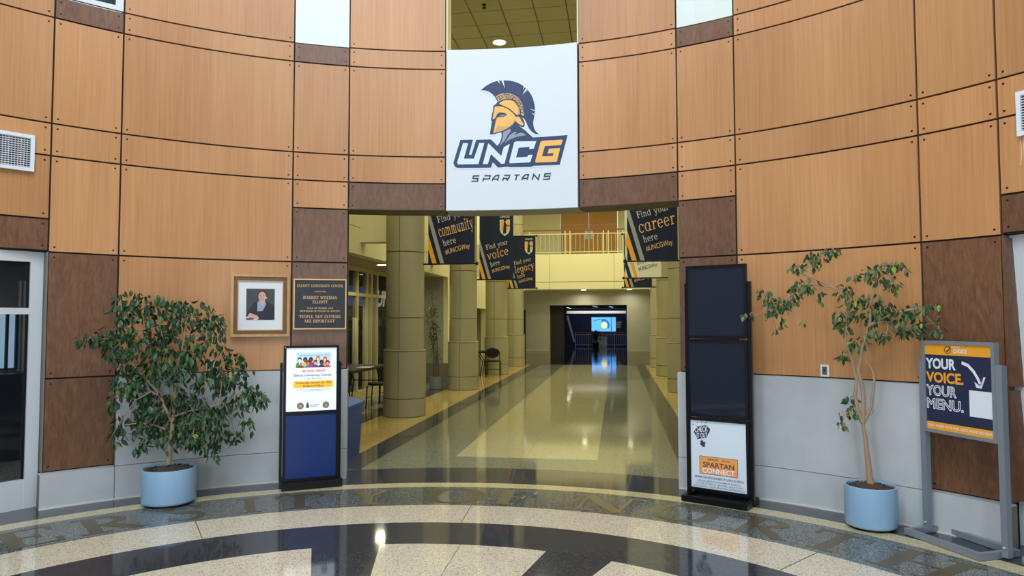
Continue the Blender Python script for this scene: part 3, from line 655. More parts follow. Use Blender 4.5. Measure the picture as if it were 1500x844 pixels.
LOGO = {'plume': [(-0.3573, 4.054), (-0.3052, 4.098), (-0.2431, 4.132), (-0.18, 4.151), (-0.107, 4.154), (-0.024, 4.144), (0.049, 4.117), (0.111, 4.074), (0.163, 4.018), (0.1991, 3.954), (0.2191, 3.88), (0.2241, 3.817), (0.2191, 3.756), (0.206, 3.705), (0.205, 3.653), (0.2181, 3.606), (0.2441, 3.573), (0.2701, 3.554), (0.2231, 3.561), (0.182, 3.592), (0.151, 3.635), (0.131, 3.688), (0.108, 3.731), (0.079, 3.753), (0.064, 3.816), (0.048, 3.869), (0.017, 3.917), (-0.024, 3.945), (-0.076, 3.95), (-0.128, 3.94), (-0.17, 3.918), (-0.1961, 3.961), (-0.2171, 3.995), (-0.2631, 4.034), (-0.3052, 4.051)], 'slit': [[(-0.176, 4.15), (-0.161, 4.15), (-0.149, 4.112)], [(-0.136, 4.153), (-0.113, 4.154), (-0.097, 4.066)], [(0.106, 4.074), (0.117, 4.067), (0.095, 4.041)], [(0.128, 4.054), (0.142, 4.034), (0.088, 3.987)], [(0.166, 3.831), (0.2191, 3.816), (0.2201, 3.805)], [(0.1881, 3.791), (0.2191, 3.77), (0.2171, 3.756)]], 'band': [(-0.2011, 3.982), (-0.159, 4.009), (-0.107, 4.02), (-0.045, 4.015), (0.017, 3.988), (0.067, 3.941), (0.098, 3.877), (0.113, 3.813), (0.108, 3.751), (0.071, 3.766), (0.065, 3.816), (0.048, 3.869), (0.017, 3.917), (-0.024, 3.945), (-0.076, 3.95), (-0.128, 3.94), (-0.167, 3.918)], 'dome': [(-0.162, 3.904), (-0.123, 3.932), (-0.076, 3.94), (-0.026, 3.934), (0.009, 3.912), (0.038, 3.875), (0.056, 3.827), (0.063, 3.787), (0.038, 3.77), (0.006, 3.792), (-0.025, 3.826), (-0.066, 3.856), (-0.118, 3.879)], 'domeshade': [(-0.004, 3.913), (0.027, 3.875), (0.043, 3.833), (0.038, 3.778), (0.058, 3.785), (0.061, 3.827), (0.04, 3.874), (0.012, 3.91)], 'face': [(-0.2241, 3.883), (-0.1961, 3.898), (-0.182, 3.919), (-0.149, 3.94), (-0.076, 3.956), (-0.014, 3.947), (0.038, 3.911), (0.074, 3.836), (0.081, 3.758), (0.108, 3.705), (0.118, 3.663), (0.099, 3.638), (0.063, 3.648), (0.019, 3.691), (-0.004, 3.661), (-0.056, 3.622), (-0.118, 3.597), (-0.17, 3.589), (-0.2171, 3.575), (-0.2611, 3.577), (-0.2481, 3.651), (-0.2381, 3.719), (-0.2501, 3.727), (-0.2381, 3.787), (-0.2221, 3.849)], 'mask': [(-0.206, 3.873), (-0.16, 3.876), (-0.108, 3.864), (-0.056, 3.835), (-0.014, 3.797), (0.012, 3.765), (0.022, 3.735), (0.006, 3.699), (-0.025, 3.664), (-0.077, 3.63), (-0.139, 3.606), (-0.2221, 3.588), (-0.207, 3.661), (-0.1951, 3.723), (-0.181, 3.756), (-0.149, 3.758), (-0.108, 3.759), (-0.072, 3.781), (-0.097, 3.801), (-0.139, 3.809), (-0.17, 3.805), (-0.1891, 3.78), (-0.2011, 3.749), (-0.2271, 3.734), (-0.2301, 3.745), (-0.2171, 3.807)], 'eye': [(-0.165, 3.766), (-0.139, 3.778), (-0.103, 3.784), (-0.085, 3.781), (-0.113, 3.768)], 'jaw': [(-0.175, 3.672), (-0.118, 3.652), (-0.046, 3.66), (-0.004, 3.71), (0.008, 3.751), (0.014, 3.715), (-0.012, 3.672), (-0.066, 3.637), (-0.139, 3.611), (-0.2121, 3.594), (-0.1931, 3.639)], 'guard': [(0.012, 3.751), (0.048, 3.758), (0.069, 3.733), (0.081, 3.701), (0.105, 3.671), (0.089, 3.657), (0.058, 3.671), (0.011, 3.709)], 'neck': [(-0.136, 3.596), (-0.118, 3.6), (-0.025, 3.641), (0.017, 3.694), (0.058, 3.65), (0.12, 3.606), (0.161, 3.562), (0.208, 3.521), (0.2021, 3.467), (-0.176, 3.446), (-0.145, 3.502), (-0.133, 3.549)], 'neckgrey': [[(-0.118, 3.595), (-0.067, 3.619), (-0.042, 3.632), (-0.035, 3.602), (-0.069, 3.56), (-0.096, 3.511), (-0.15, 3.453), (-0.131, 3.502), (-0.121, 3.543)], [(-0.075, 3.516), (-0.046, 3.561), (0.001, 3.593), (0.035, 3.594), (-0.004, 3.56), (0.068, 3.582), (0.099, 3.576), (0.13, 3.553), (0.037, 3.542), (-0.046, 3.514), (-0.103, 3.478)]], 'key': [[(-0.169, 3.931), (-0.1881, 3.963), (-0.137, 3.992), (-0.121, 3.964), (-0.151, 3.946), (-0.16, 3.961), (-0.145, 3.97)], [(-0.109, 3.969), (-0.106, 4.005), (-0.052, 3.998), (-0.054, 3.966), (-0.088, 3.97), (-0.086, 3.987), (-0.07, 3.985)], [(-0.043, 3.958), (-0.022, 3.988), (0.024, 3.953), (0.006, 3.928), (-0.022, 3.949), (-0.013, 3.962), (0.002, 3.952)], [(0.015, 3.916), (0.045, 3.936), (0.076, 3.887), (0.05, 3.87), (0.031, 3.9), (0.045, 3.909), (0.054, 3.894)], [(0.054, 3.855), (0.088, 3.864), (0.107, 3.803), (0.076, 3.795), (0.065, 3.832), (0.081, 3.837), (0.087, 3.818)]], 'slab': [(-0.5743, 3.524), (-0.4396, 3.524), (-0.4828, 3.362), (-0.4566, 3.361), (-0.4055, 3.522), (-0.2491, 3.523), (-0.181, 3.453), (-0.081, 3.539), (0.1901, 3.525), (0.5693, 3.528), (0.4838, 3.22), (0.209, 3.225), (0.18, 3.213), (-0.043, 3.219), (-0.072, 3.225), (-0.171, 3.218), (-0.2281, 3.276), (-0.2491, 3.22), (-0.6065, 3.223), (-0.6338, 3.238), (-0.6499, 3.277)], 'U': [(-0.5461, 3.487), (-0.4919, 3.486), (-0.537, 3.32), (-0.4296, 3.319), (-0.3714, 3.487), (-0.3182, 3.486), (-0.3814, 3.26), (-0.5964, 3.259), (-0.6096, 3.277)], 'N': [(-0.2762, 3.482), (-0.138, 3.341), (-0.111, 3.433), (-0.045, 3.468), (-0.103, 3.258), (-0.138, 3.257), (-0.2471, 3.364), (-0.2812, 3.258), (-0.3342, 3.259)], 'Cc': [(0.025, 3.491), (0.2371, 3.483), (0.209, 3.405), (0.161, 3.403), (0.166, 3.427), (0.049, 3.422), (0.02, 3.319), (0.141, 3.321), (0.151, 3.34), (0.1981, 3.341), (0.17, 3.262), (-0.048, 3.259), (-0.051, 3.28), (0.001, 3.482)], 'G': [(0.3012, 3.484), (0.5189, 3.483), (0.5008, 3.427), (0.3272, 3.425), (0.2962, 3.319), (0.4115, 3.317), (0.4195, 3.346), (0.3543, 3.346), (0.3714, 3.396), (0.4898, 3.396), (0.4546, 3.254), (0.2281, 3.256), (0.2261, 3.279), (0.2821, 3.474)], 'sp': [[(-0.4607, 3.071), (-0.3714, 3.142)], [(-0.3463, 3.071), (-0.2521, 3.142)], [(-0.2401, 3.072), (-0.16, 3.143)], [(-0.134, 3.071), (-0.045, 3.141)], [(-0.017, 3.071), (0.058, 3.14)], [(0.073, 3.071), (0.155, 3.14)], [(0.184, 3.071), (0.2742, 3.141)], [(0.3002, 3.07), (0.3934, 3.141)]]}

# ------------------------------------------------------------------ curved white sign over the opening
sg = empty('wall_sign', (0, 0, 0), 0, 'white curved sign panel with a helmet emblem above the passage', 'sign')
MB().curved(J[5]+.12, J[6]-.12, ZE, 4.50, 4.93, R0+.02, 1).build('sign_panel', m_white, sg)
MB().curved(J[5]+.14, J[6]-.14, ZE+.001, 2.80, R0+.022, R0+.40, 1).build('sign_soffit', m_soff_g, sg)
MB().curved(J[5]+.14, J[6]-.14, 2.801, 4.45, R0+.20, R0+.40, 1).build('sign_back', m_cream, sg)
def on_sign(lift):
    r = 4.9285-lift
    return lambda u, v: (r*sin(u/4.93), r*cos(u/4.93), v)
def logo(name, m, polys, lift, g=0):
    k = Ink()
    for p in polys: k.poly(grow(p, g) if g else p)
    return k.put(name, m, sg, on_sign(lift), cut=.05)
Lg = {q: ([soft(p) for p in w_] if isinstance(w_[0], list) else soft(w_)) if q in ('plume', 'band', 'dome', 'domeshade', 'face', 'mask', 'eye', 'jaw', 'guard', 'neck') else w_ for q, w_ in LOGO.items()}
logo('emblem_halo', m_halo, [Lg['plume'], Lg['face'], Lg['neck'], Lg['slab']], .001, .016)
logo('emblem_plume', m_navy, [Lg['plume']], .002)
logo('plume_slits', m_halo, Lg['slit'], .003)
logo('emblem_head', m_navy, [Lg['face'], Lg['neck']], .0025)
logo('crest_band', m_gdk, [Lg['band']], .0035)
k = Ink()
for q in Lg['key']: k.line(q, .0085)
k.put('crest_key', m_navy, sg, on_sign(.0045))
k = Ink(); k.line(Lg['band'], .009, True); k.put('crest_outline', m_navy, sg, on_sign(.0046))
logo('helmet_dome', m_gold, [Lg['dome']], .0048); logo('dome_shade', m_gdk, [Lg['domeshade']], .0052)
logo('helmet_mask', m_gold, [Lg['mask'], Lg['guard']], .0035); logo('mask_shade', m_gdk, [Lg['jaw']], .0042)
logo('eye_slit', m_ggr, [Lg['eye']], .0042)
logo('emblem_neck', m_ggr, Lg['neckgrey'], .0035)
logo('letter_slab', m_navy, [Lg['slab']], .003)
logo('letter', m_halo, [Lg['U']], .0055); logo('letter', m_halo, [Lg['N']], .0055); logo('letter', m_halo, [Lg['Cc']], .0055); logo('letter', m_gold, [Lg['G']], .0055)
GL = {'S': [[(1, 1), (.1, 1), (.1, .52), (.9, .52), (.9, 0), (0, 0)]], 'P': [[(.1, 0), (.1, .62)], [(.1, 1), (.95, 1), (.95, .4), (.1, .4)]], 'A': [[(.05, 0), (.05, .5), (.45, 1), (.95, 1), (.95, 0)], [(.05, .32), (.95, .32)]],
      'R': [[(.1, 0), (.1, .62)], [(.1, 1), (.95, 1), (.95, .42), (.1, .42)], [(.5, .42), (.95, 0)]], 'T': [[(0, 1), (1, 1)], [(.5, 1), (.5, 0)]], 'N': [[(.05, 0), (.05, 1), (.95, 0), (.95, 1)]]}
k = Ink()
for ch, ((u0, z0), (u1, z1)) in zip('SPARTANS', Lg['sp']):
    sh = .016; w = (u1-u0)-sh; h = z1-z0
    for st in GL[ch]: k.line([(u0+.004+x*(w-.004)+y*sh, z0+.007+y*(h-.014)) for x, y in st], .0135)
k.put('sign_lettering', m_navy, sg, on_sign(.002))

# ------------------------------------------------------------------ stone columns of quarter drums
def drum(r, z0, z1):
    m = MB(); g = .004; n = 10; a0 = g/r; a1 = pi/2-g/r
    for k in range(n+1):
        a = a0+(a1-a0)*k/n
        for rr, z in ((r-.02, z0+.003), (r, z0+.008), (r, z1-.008), (r-.02, z1-.003)): m.v.append((rr*cos(a), rr*sin(a), z))
    for k in range(n):
        for j in range(3): m.f.append((4*k+j, 4*k+4+j, 4*k+5+j, 4*k+1+j))
    return m
colm = empty('column', (-2.53, 9.28, 0), 0, 'nearest round stone column on the left, beside the recycling bin', 'column', 'stone columns lining the hall')
MB().lathe([(.33, 0), (.33, 1.085), (.29, 1.09), (.29, 7.38)], 24).build('core', m_base, colm, True)
MB().lathe([(.325, 1.088), (.362, 1.096), (.362, 1.112), (.325, 1.122)], 32).build('ledge', m_col, colm, True)
for r, z0, z1 in ((.36, .002, .305), (.36, .305, 1.092), (.325, 1.118, 1.65), (.325, 1.65, 2.765), (.325, 2.765, 3.88), (.325, 3.88, 5.0), (.325, 5.0, 6.1), (.325, 6.1, 7.38)):
    me = None
    for q in range(4):
        if me is None: o = drum(r, z0, z1).build('column_block', m_col, colm, True); me = o
        else: o = me.copy(); C.objects.link(o)
        o.rotation_euler = (0, 0, q*pi/2)
for x, y, lab in ((-2.53, 13.88, 'second round stone column on the left, right of the bamboo plant'), (-2.53, 18.5, 'third round stone column on the left, behind the black chair'), (-2.53, 22.3, 'last round stone column on the left, by the far end wall'),
                  (2.53, 9.28, 'round stone column hidden behind the right side of the opening'), (2.53, 13.88, 'nearest visible round stone column on the right of the hall'), (2.53, 18.5, 'middle visible stone column on the right of the hall'), (2.53, 22.3, 'farthest stone column on the right, by the end wall')):
    dup(colm, (x, y, 0), None, lab)

# ------------------------------------------------------------------ hanging banners
b_navy = mat('banner_navy', lin(13, 26, 54), .8); b_gold = mat('banner_gold', lin(238, 168, 52), .8); b_grey = mat('banner_grey', lin(158, 158, 156), .8)
b_white = mat('banner_white', lin(226, 226, 206), .8); b_or = mat('banner_orange', lin(236, 186, 132), .8); b_pale = mat('banner_pale', lin(206, 208, 206), .8)
def banner(x0, y, word, label, white=False, find=True, left=True):
    t = empty('hanging_banner', (x0, y, 2.57), 0, label, 'banner', 'college banners hung from the columns')
    W, Hh = .81, 1.58; m = MB(); n = 10
    for k in range(n+1):
        u = W*k/n; dy = .006*sin(k*1.3)
        for z in (0, Hh): m.v += [(u, dy, z), (u, dy+.004, z)]
    for k in range(n):
        a = 4*k; m.f += [(a, a+4, a+6, a+2), (a+1, a+3, a+7, a+5), (a, a+1, a+5, a+4), (a+2, a+6, a+7, a+3)]
    m.build('cloth', b_white if white else b_navy, t)
    F = lambda l: (lambda u, v: (u, -.008-l, v))
    k = Ink(); k.poly([(.075, 0), (.155, 0), (0, .52), (0, .27)]); k.put('gold_stripe', b_gold, t, F(0)) if not white else k.put('dark_stripe', b_navy, t, F(0))
    k = Ink(); k.poly([(.215, 0), (.285, 0), (0, .98), (0, .76)] if not white else [(.215, 0), (.285, 0), (.02, 1.0), (-.0, .80)]); k.put('grey_stripe', b_grey if not white else b_gold, t, F(0))
    r = rad(14.5); dk = b_navy if white else b_pale
    k = Ink()
    if find: k.serif('Find your', .17, .70, .115, 'l', r, width=.53)
    k.serif('here', .27, .30, .115, 'l', r, width=.235); k.put('lettering', dk, t, F(.002))
    if word:
        k = Ink(); k.serif(word, .20, .455, .21, 'l', r, width={'voice': .52, 'legacy': .60, 'career': .60, 'community': .62}[word], slant=.12); k.put('word_lettering', b_or, t, F(.002))
    k = Ink(); k.text('#UNCGWay', .31, .16, .085, 'l', .0, .1, r, width=.44); k.put('tag_lettering', dk if white else b_or, t, F(.002))
    if not white:
        k = Ink(); k.poly([(.49, 1.41), (.73, 1.41), (.73, 1.17), (.70, 1.09), (.61, 1.02), (.52, 1.09), (.49, 1.17)]); k.text('UNCG', .61, 1.455, .05, 'c', .02, width=.22); k.put('crest_shield', b_pale, t, F(.002))
        k = Ink(); k.rect(.515, 1.16, .60, 1.385); k.rect(.655, 1.16, .71, 1.385); k.put('crest_gold', b_gold, t, F(.003))
        k = Ink(); k.poly([(.565, 1.08), (.64, 1.08), (.65, 1.3), (.62, 1.36), (.59, 1.36), (.575, 1.22)]); k.disc(.615, 1.39, .03); k.line([(.6, 1.3), (.73, 1.25)], .02); k.put('crest_figure', b_navy, t, F(.004))
    for z, nm in ((0, 'bottom_rod'), (Hh, 'top_rod')):
        a, b = (-.10, W+.03) if left else (-.03, 2.225-x0)
        MB().tube([(a, 0, z), (b, 0, z)], .014, 8).build(nm, m_black, t)
        MB().lathe([(0, -.03), (.024, -.024), (.024, .024), (0, .03)], 10).build('finial', m_black, t).location = ((W+.04) if left else -.04, 0, z)
    return t
banner(-2.125, 9.28, 'community', 'navy banner reading community on the nearest left column')
banner(-2.14, 13.88, 'voice', 'navy banner reading voice on the second left column')
banner(-2.15, 18.5, 'legacy', 'navy banner reading legacy on the third left column')
banner(1.235, 9.28, 'career', 'large navy banner reading career at the right side of the opening', left=False)
banner(1.255, 13.88, None, 'white banner with dark and gold stripes behind the large navy one', white=True, find=False, left=False)
banner(1.275, 18.5, None, 'navy banner farthest back on the right, below the white banner', find=False, left=False)

# ------------------------------------------------------------------ portrait and plaque on the wall
def on_wall(name, a, z, r, label, cat): return empty(name, (r*sin(rad(a)), r*cos(rad(a)), z), -rad(a), label, cat)
def flat(parent, lift, name, m, k): return k.put(name, m, parent, lambda u, v: (u, -lift, v))
def frame_bars(x0, x1, z0, z1, w, y0, y1): return MB().box(x0, x1, y0, y1, z0, z0+w).box(x0, x1, y0, y1, z1-w, z1).box(x0, x0+w, y0, y1, z0+w, z1-w).box(x1-w, x1, y0, y1, z0+w, z1-w)
pf = on_wall('framed_portrait', -30.17, 1.758, 4.937, 'gilt framed painted portrait of a seated woman in a dark jacket', 'picture')
frame_bars(-.277, .277, -.312, .312, .026, -.045, 0).build('gilt_frame', mat('gilt', lin(176, 142, 88), .4, .5, noise=(30, .25, (1, 1, 1), 4)), pf)
frame_bars(-.251, .251, -.286, .286, .036, -.034, 0).build('inner_frame', mat('brown_frame', lin(116, 72, 36), .45, noise=(25, .2, (1, 1, 1), 4)), pf)
frame_bars(-.216, .216, -.251, .251, .010, -.028, 0).build('gilt_liner', mat('liner', lin(190, 160, 104), .4, .4), pf)
MB().box(-.207, .207, -.016, 0, -.242, .242).build('mat_board', mat('mat_board', lin(222, 226, 228), .5), pf)
P = lambda nm, col: mat(nm, lin(*col), .5)
k = Ink(); k.rect(-.134, -.145, .134, .168); flat(pf, .0175, 'painting', mat('paint_ground', lin(58, 64, 66), .5, noise=(9, .35, (1, 1, 1), 4)), k)
k = Ink(); k.poly([(-.134, -.10), (-.115, -.05), (-.09, -.01), (-.07, .02), (-.05, .035), (.0, .04), (.06, .04), (.115, .01), (.134, -.03), (.134, -.145), (-.134, -.145)]); flat(pf, .0185, 'painted_jacket', P('paint_jacket', (24, 26, 34)), k)
k = Ink(); k.disc(.018, .112, .050, .052); k.disc(.045, .10, .022, .03); flat(pf, .0190, 'painted_hair', P('paint_hair', (78, 42, 34)), k)
k = Ink(); k.poly([(-.012, .06), (.04, .06), (.045, .015), (.02, -.03), (-.015, -.01)]); k.disc(.014, .090, .036, .047); k.disc(.053, .077, .008, .012); k.poly([(-.125, -.112), (-.10, -.075), (-.07, -.085), (-.03, -.1), (-.012, -.125), (-.02, -.14), (-.06, -.128), (-.10, -.118)]); flat(pf, .0195, 'painted_skin', P('paint_skin', (206, 166, 146)), k)
k = Ink(); k.poly([(-.03, .03), (-.012, .05), (.004, .01), (.012, -.02), (.03, .01), (.048, .03), (.052, .01), (.02, -.055), (-.03, -.06)]); flat(pf, .0197, 'painted_collar', P('paint_collar', (150, 162, 190)), k)
k = Ink(); k.disc(-.004, .096, .008, .0035, 10); k.disc(.027, .096, .008, .0035, 10); k.line([(-.008, .104), (.002, .1045)], .003); k.line([(.022, .1045), (.034, .104)], .003); k.line([(.010, .095), (.008, .076), (.014, .075)], .003); flat(pf, .0200, 'painted_eyes', P('paint_eyes', (92, 62, 54)), k)
k = Ink(); k.disc(.012, .063, .012, .0035, 10); flat(pf, .0201, 'painted_mouth', P('paint_mouth', (168, 84, 80)), k)
k = Ink(); k.rect(-.134, -.145, -.07, -.120); k.poly([(-.07, -.145), (-.07, -.125), (-.03, -.135), (-.01, -.145)]); flat(pf, .0191, 'painted_book', P('paint_book', (128, 88, 70)), k)
k = Ink(); k.poly([(-.134, -.118), (-.09, -.108), (-.085, -.116), (-.134, -.126)]); k.disc(-.045, -.138, .022, .007); flat(pf, .0198, 'painted_cuff', P('paint_cuff', (222, 222, 220)), k)
pl = on_wall('wall_plaque', -23.45, 1.775, 4.939, 'dark bronze plaque with raised gold lettering on the brown panel', 'plaque')
m_pb = mat('plaque_gold', lin(206, 164, 110), .4, .4)
MB().box(-.258, .258, -.022, 0, -.256, .256).build('backing', m_pb, pl)
frame_bars(-.262, .262, -.258, .258, .011, -.034, 0).build('border', m_pb, pl)
MB().box(-.249, .249, -.026, -.02, -.246, .246).build('field', mat('plaque_dark', lin(24, 29, 38), .5, noise=(60, .4, (1, 1, 1), 3)), pl)
k = Ink()
for t, z, h, wd in (('ELLIOTT UNIVERSITY CENTER', .175, .026, .455), ('NAMED FOR', .122, .014, .108), ('HARRIET WISEMAN', .052, .03, .335), ('ELLIOTT', .008, .028, .15), ('DEAN OF WOMEN AND', -.052, .018, .26), ('PROFESSOR OF POLITICAL SCIENCE', -.080, .018, .40), ('"PEOPLE, NOT SYSTEMS,', -.142, .029, .42), ('ARE IMPORTANT"', -.188, .029, .31)):
    k.serif(t, 0, z, h, 'c', width=wd)
flat(pl, .0275, 'lettering', m_pb, k)
def plate(a, z, label):
    t = on_wall('thermostat', a, z, 4.946, label, 'thermostat')
    MB().box(-.036, .036, -.014, 0, -.051, .051).build('cover_plate', mat('plate_white', lin(224, 222, 214), .4), t)
    MB().box(-.019, .019, -.022, -.014, -.033, .033).build('display', mat('lcd_grey', lin(84, 92, 96), .25), t); MB().box(-.007, .007, -.024, -.022, -.006, .006).build('button', m_black, t)
plate(34.79, 1.167, 'white thermostat plate with a grey display right of the tall black stand')
plate(-35.4, 1.175, 'white wall plate half hidden behind the leafy tree on the left')
def vent(a0, a1, label):
    a = (a0+a1)/2; W = 2*4.93*sin(rad(abs(a1-a0)/2)); t = on_wall('wall_vent', a, 3.05, 4.932, label, 'vent', )
    frame_bars(-W/2, W/2, -.158, .158, .03, -.02, .012).build('vent_frame', m_white, t)
    MB().box(-W/2+.03, W/2-.03, .004, .012, -.128, .128).build('duct_dark', m_gap, t)
    for q in range(14): MB().box(-W/2+.03, W/2-.03, -.012, .004, -.1225+q*.0188, -.1165+q*.0188).build('slat', m_alu, t)
    g = MB()
    for q in range(1, 24): x = -W/2+.03+(W-.06)*q/24; g.box(x-.002, x+.002, -.008, .004, -.128, .128)
    g.build('fins', m_alu, t, kind='stuff')
vent(-59.3, -52.45, 'white louvred air vent high on the wall above the left door'); vent(51.65, 58.5, 'white louvred air vent high on the wall above the right door')
dr = Ink(); dr.line([(0, 0), (.004, -.12), (-.004, -.2)], .006); dr.line([(.018, 0), (.02, -.16), (.03, -.36), (.02, -.62), (.032, -.9)], .006); dr.line([(.03, -.04), (.03, -.17)], .004)
dr.put('stain', mat('stain_pale', lin(206, 190, 160), .7), wf, lambda u, v: ((R0-.003)*sin(rad(51.75)+u/R0), (R0-.003)*cos(rad(51.75)+u/R0), 2.89+v))
LEFT_SPRAYS =  [(-3.13, 3.235, 1.743, 0.149, 0.122), (-3.029, 3.304, 1.714, 0.135, 0.108), (-3.159, 3.216, 1.654, 0.095, 0.095), (-2.942, 3.364, 1.787, 0.068, 0.054), (-2.872, 3.412, 1.606, 0.176, 0.162), (-2.906, 3.388, 1.485, 0.108, 0.081), (-2.713, 3.521, 1.655, 0.176, 0.122), (-2.82, 3.448, 1.74, 0.108, 0.068), (-2.594, 3.602, 1.543, 0.108, 0.108), (-2.64, 3.571, 1.42, 0.162, 0.095), (-2.557, 3.627, 1.605, 0.054, 0.054), (-3.303, 3.117, 1.455, 0.189, 0.074), (-3.394, 3.055, 1.428, 0.068, 0.041), (-3.184, 3.198, 1.383, 0.135, 0.108), (-3.22, 3.174, 1.507, 0.108, 0.068), (-3.069, 3.277, 1.475, 0.122, 0.081), (-3.024, 3.308, 1.367, 0.189, 0.108), (-2.877, 3.409, 1.334, 0.203, 0.108), (-2.754, 3.493, 1.3, 0.149, 0.108), (-2.682, 3.542, 1.145, 0.135, 0.108), (-3.209, 3.182, 1.324, 0.068, 0.068), (-3.086, 3.266, 1.161, 0.149, 0.095), (-2.976, 3.34, 1.157, 0.162, 0.108), (-2.842, 3.432, 1.151, 0.149, 0.108), (-3.106, 3.252, 1.073, 0.095, 0.081), (-2.495, 3.669, 1.243, 0.135, 0.095), (-2.409, 3.729, 1.259, 0.068, 0.054), (-2.387, 3.743, 1.114, 0.108, 0.122), (-2.493, 3.671, 1.093, 0.122, 0.108), (-2.578, 3.613, 1.017, 0.108, 0.081), (-2.297, 3.805, 0.94, 0.095, 0.095), (-2.257, 3.833, 0.874, 0.061, 0.081), (-2.394, 3.739, 0.882, 0.122, 0.095), (-2.451, 3.7, 0.793, 0.108, 0.095), (-2.861, 3.419, 0.881, 0.23, 0.122), (-2.971, 3.344, 0.828, 0.135, 0.108), (-2.747, 3.498, 0.813, 0.189, 0.122), (-2.631, 3.577, 0.805, 0.149, 0.108), (-2.903, 3.39, 0.734, 0.203, 0.081), (-2.767, 3.483, 0.663, 0.176, 0.095), (-2.606, 3.594, 0.681, 0.135, 0.135), (-3.204, 3.185, 1.078, 0.061, 0.061), (-3.219, 3.175, 0.933, 0.054, 0.054), (-3.169, 3.209, 1.006, 0.068, 0.054), (-3.104, 3.253, 0.955, 0.081, 0.068), (-3.121, 3.241, 0.721, 0.108, 0.081), (-3.197, 3.19, 0.658, 0.061, 0.068), (-3.034, 3.301, 0.644, 0.095, 0.108), (-3.053, 3.288, 0.51, 0.054, 0.068), (-2.955, 3.355, 0.661, 0.108, 0.081), (-2.627, 3.579, 0.53, 0.108, 0.095), (-2.57, 3.619, 0.433, 0.047, 0.095), (-2.51, 3.659, 0.55, 0.095, 0.095), (-2.414, 3.725, 0.541, 0.054, 0.061), (-2.353, 3.767, 0.661, 0.068, 0.068), (-2.697, 3.532, 0.536, 0.081, 0.068), (-2.834, 3.438, 0.579, 0.135, 0.081), (-3.242, 3.159, 0.847, 0.034, 0.041), (-3.226, 3.17, 0.614, 0.041, 0.054)]
RIGHT_SPRAYS =  [(2.672, 3.634, 2.131, 0.098, 0.046), (2.763, 3.603, 2.162, 0.072, 0.026), (2.511, 3.687, 2.032, 0.059, 0.039), (2.644, 3.643, 2.057, 0.052, 0.039), (2.588, 3.661, 1.892, 0.098, 0.046), (2.507, 3.688, 1.849, 0.059, 0.046), (2.678, 3.632, 1.785, 0.026, 0.046), (2.37, 3.734, 1.744, 0.091, 0.046), (2.288, 3.761, 1.807, 0.059, 0.039), (2.247, 3.774, 1.855, 0.026, 0.026), (2.41, 3.72, 1.713, 0.065, 0.052), (2.313, 3.752, 1.668, 0.052, 0.039), (2.408, 3.721, 1.591, 0.026, 0.046), (2.556, 3.672, 1.591, 0.026, 0.02), (2.159, 3.804, 1.638, 0.046, 0.026), (2.479, 3.698, 1.773, 0.046, 0.046), (2.355, 3.739, 1.524, 0.013, 0.02), (2.846, 3.576, 1.826, 0.059, 0.059), (2.924, 3.55, 1.942, 0.046, 0.033), (3.036, 3.513, 1.982, 0.059, 0.046), (3.158, 3.473, 2.015, 0.085, 0.039), (3.23, 3.449, 2.004, 0.026, 0.033), (3.071, 3.501, 1.908, 0.065, 0.033), (3.172, 3.468, 1.877, 0.046, 0.059), (2.919, 3.552, 1.737, 0.078, 0.046), (2.829, 3.582, 1.635, 0.065, 0.059), (3.007, 3.523, 1.765, 0.078, 0.052), (2.991, 3.528, 1.634, 0.085, 0.052), (3.078, 3.499, 1.662, 0.065, 0.052), (3.127, 3.483, 1.691, 0.059, 0.046), (3.16, 3.472, 1.561, 0.026, 0.039), (3.209, 3.456, 1.633, 0.065, 0.052), (3.254, 3.441, 1.533, 0.059, 0.052), (3.038, 3.513, 1.503, 0.059, 0.052), (3.115, 3.487, 1.475, 0.029, 0.039), (3.218, 3.453, 1.504, 0.039, 0.033), (3.328, 3.416, 1.688, 0.059, 0.039), (3.398, 3.393, 1.702, 0.059, 0.033), (3.326, 3.417, 1.59, 0.039, 0.046), (3.439, 3.38, 1.52, 0.046, 0.029), (3.464, 3.371, 1.617, 0.02, 0.02), (3.335, 3.414, 1.505, 0.033, 0.033), (2.912, 3.554, 1.415, 0.059, 0.046), (2.963, 3.537, 1.445, 0.039, 0.033), (2.83, 3.581, 1.32, 0.039, 0.046), (2.865, 3.57, 0.962, 0.052, 0.033), (2.851, 3.574, 0.859, 0.065, 0.026), (2.812, 3.587, 0.793, 0.033, 0.033), (2.889, 3.562, 0.919, 0.026, 0.033), (2.852, 3.574, 1.526, 0.033, 0.033), (2.82, 3.585, 1.561, 0.033, 0.033)]
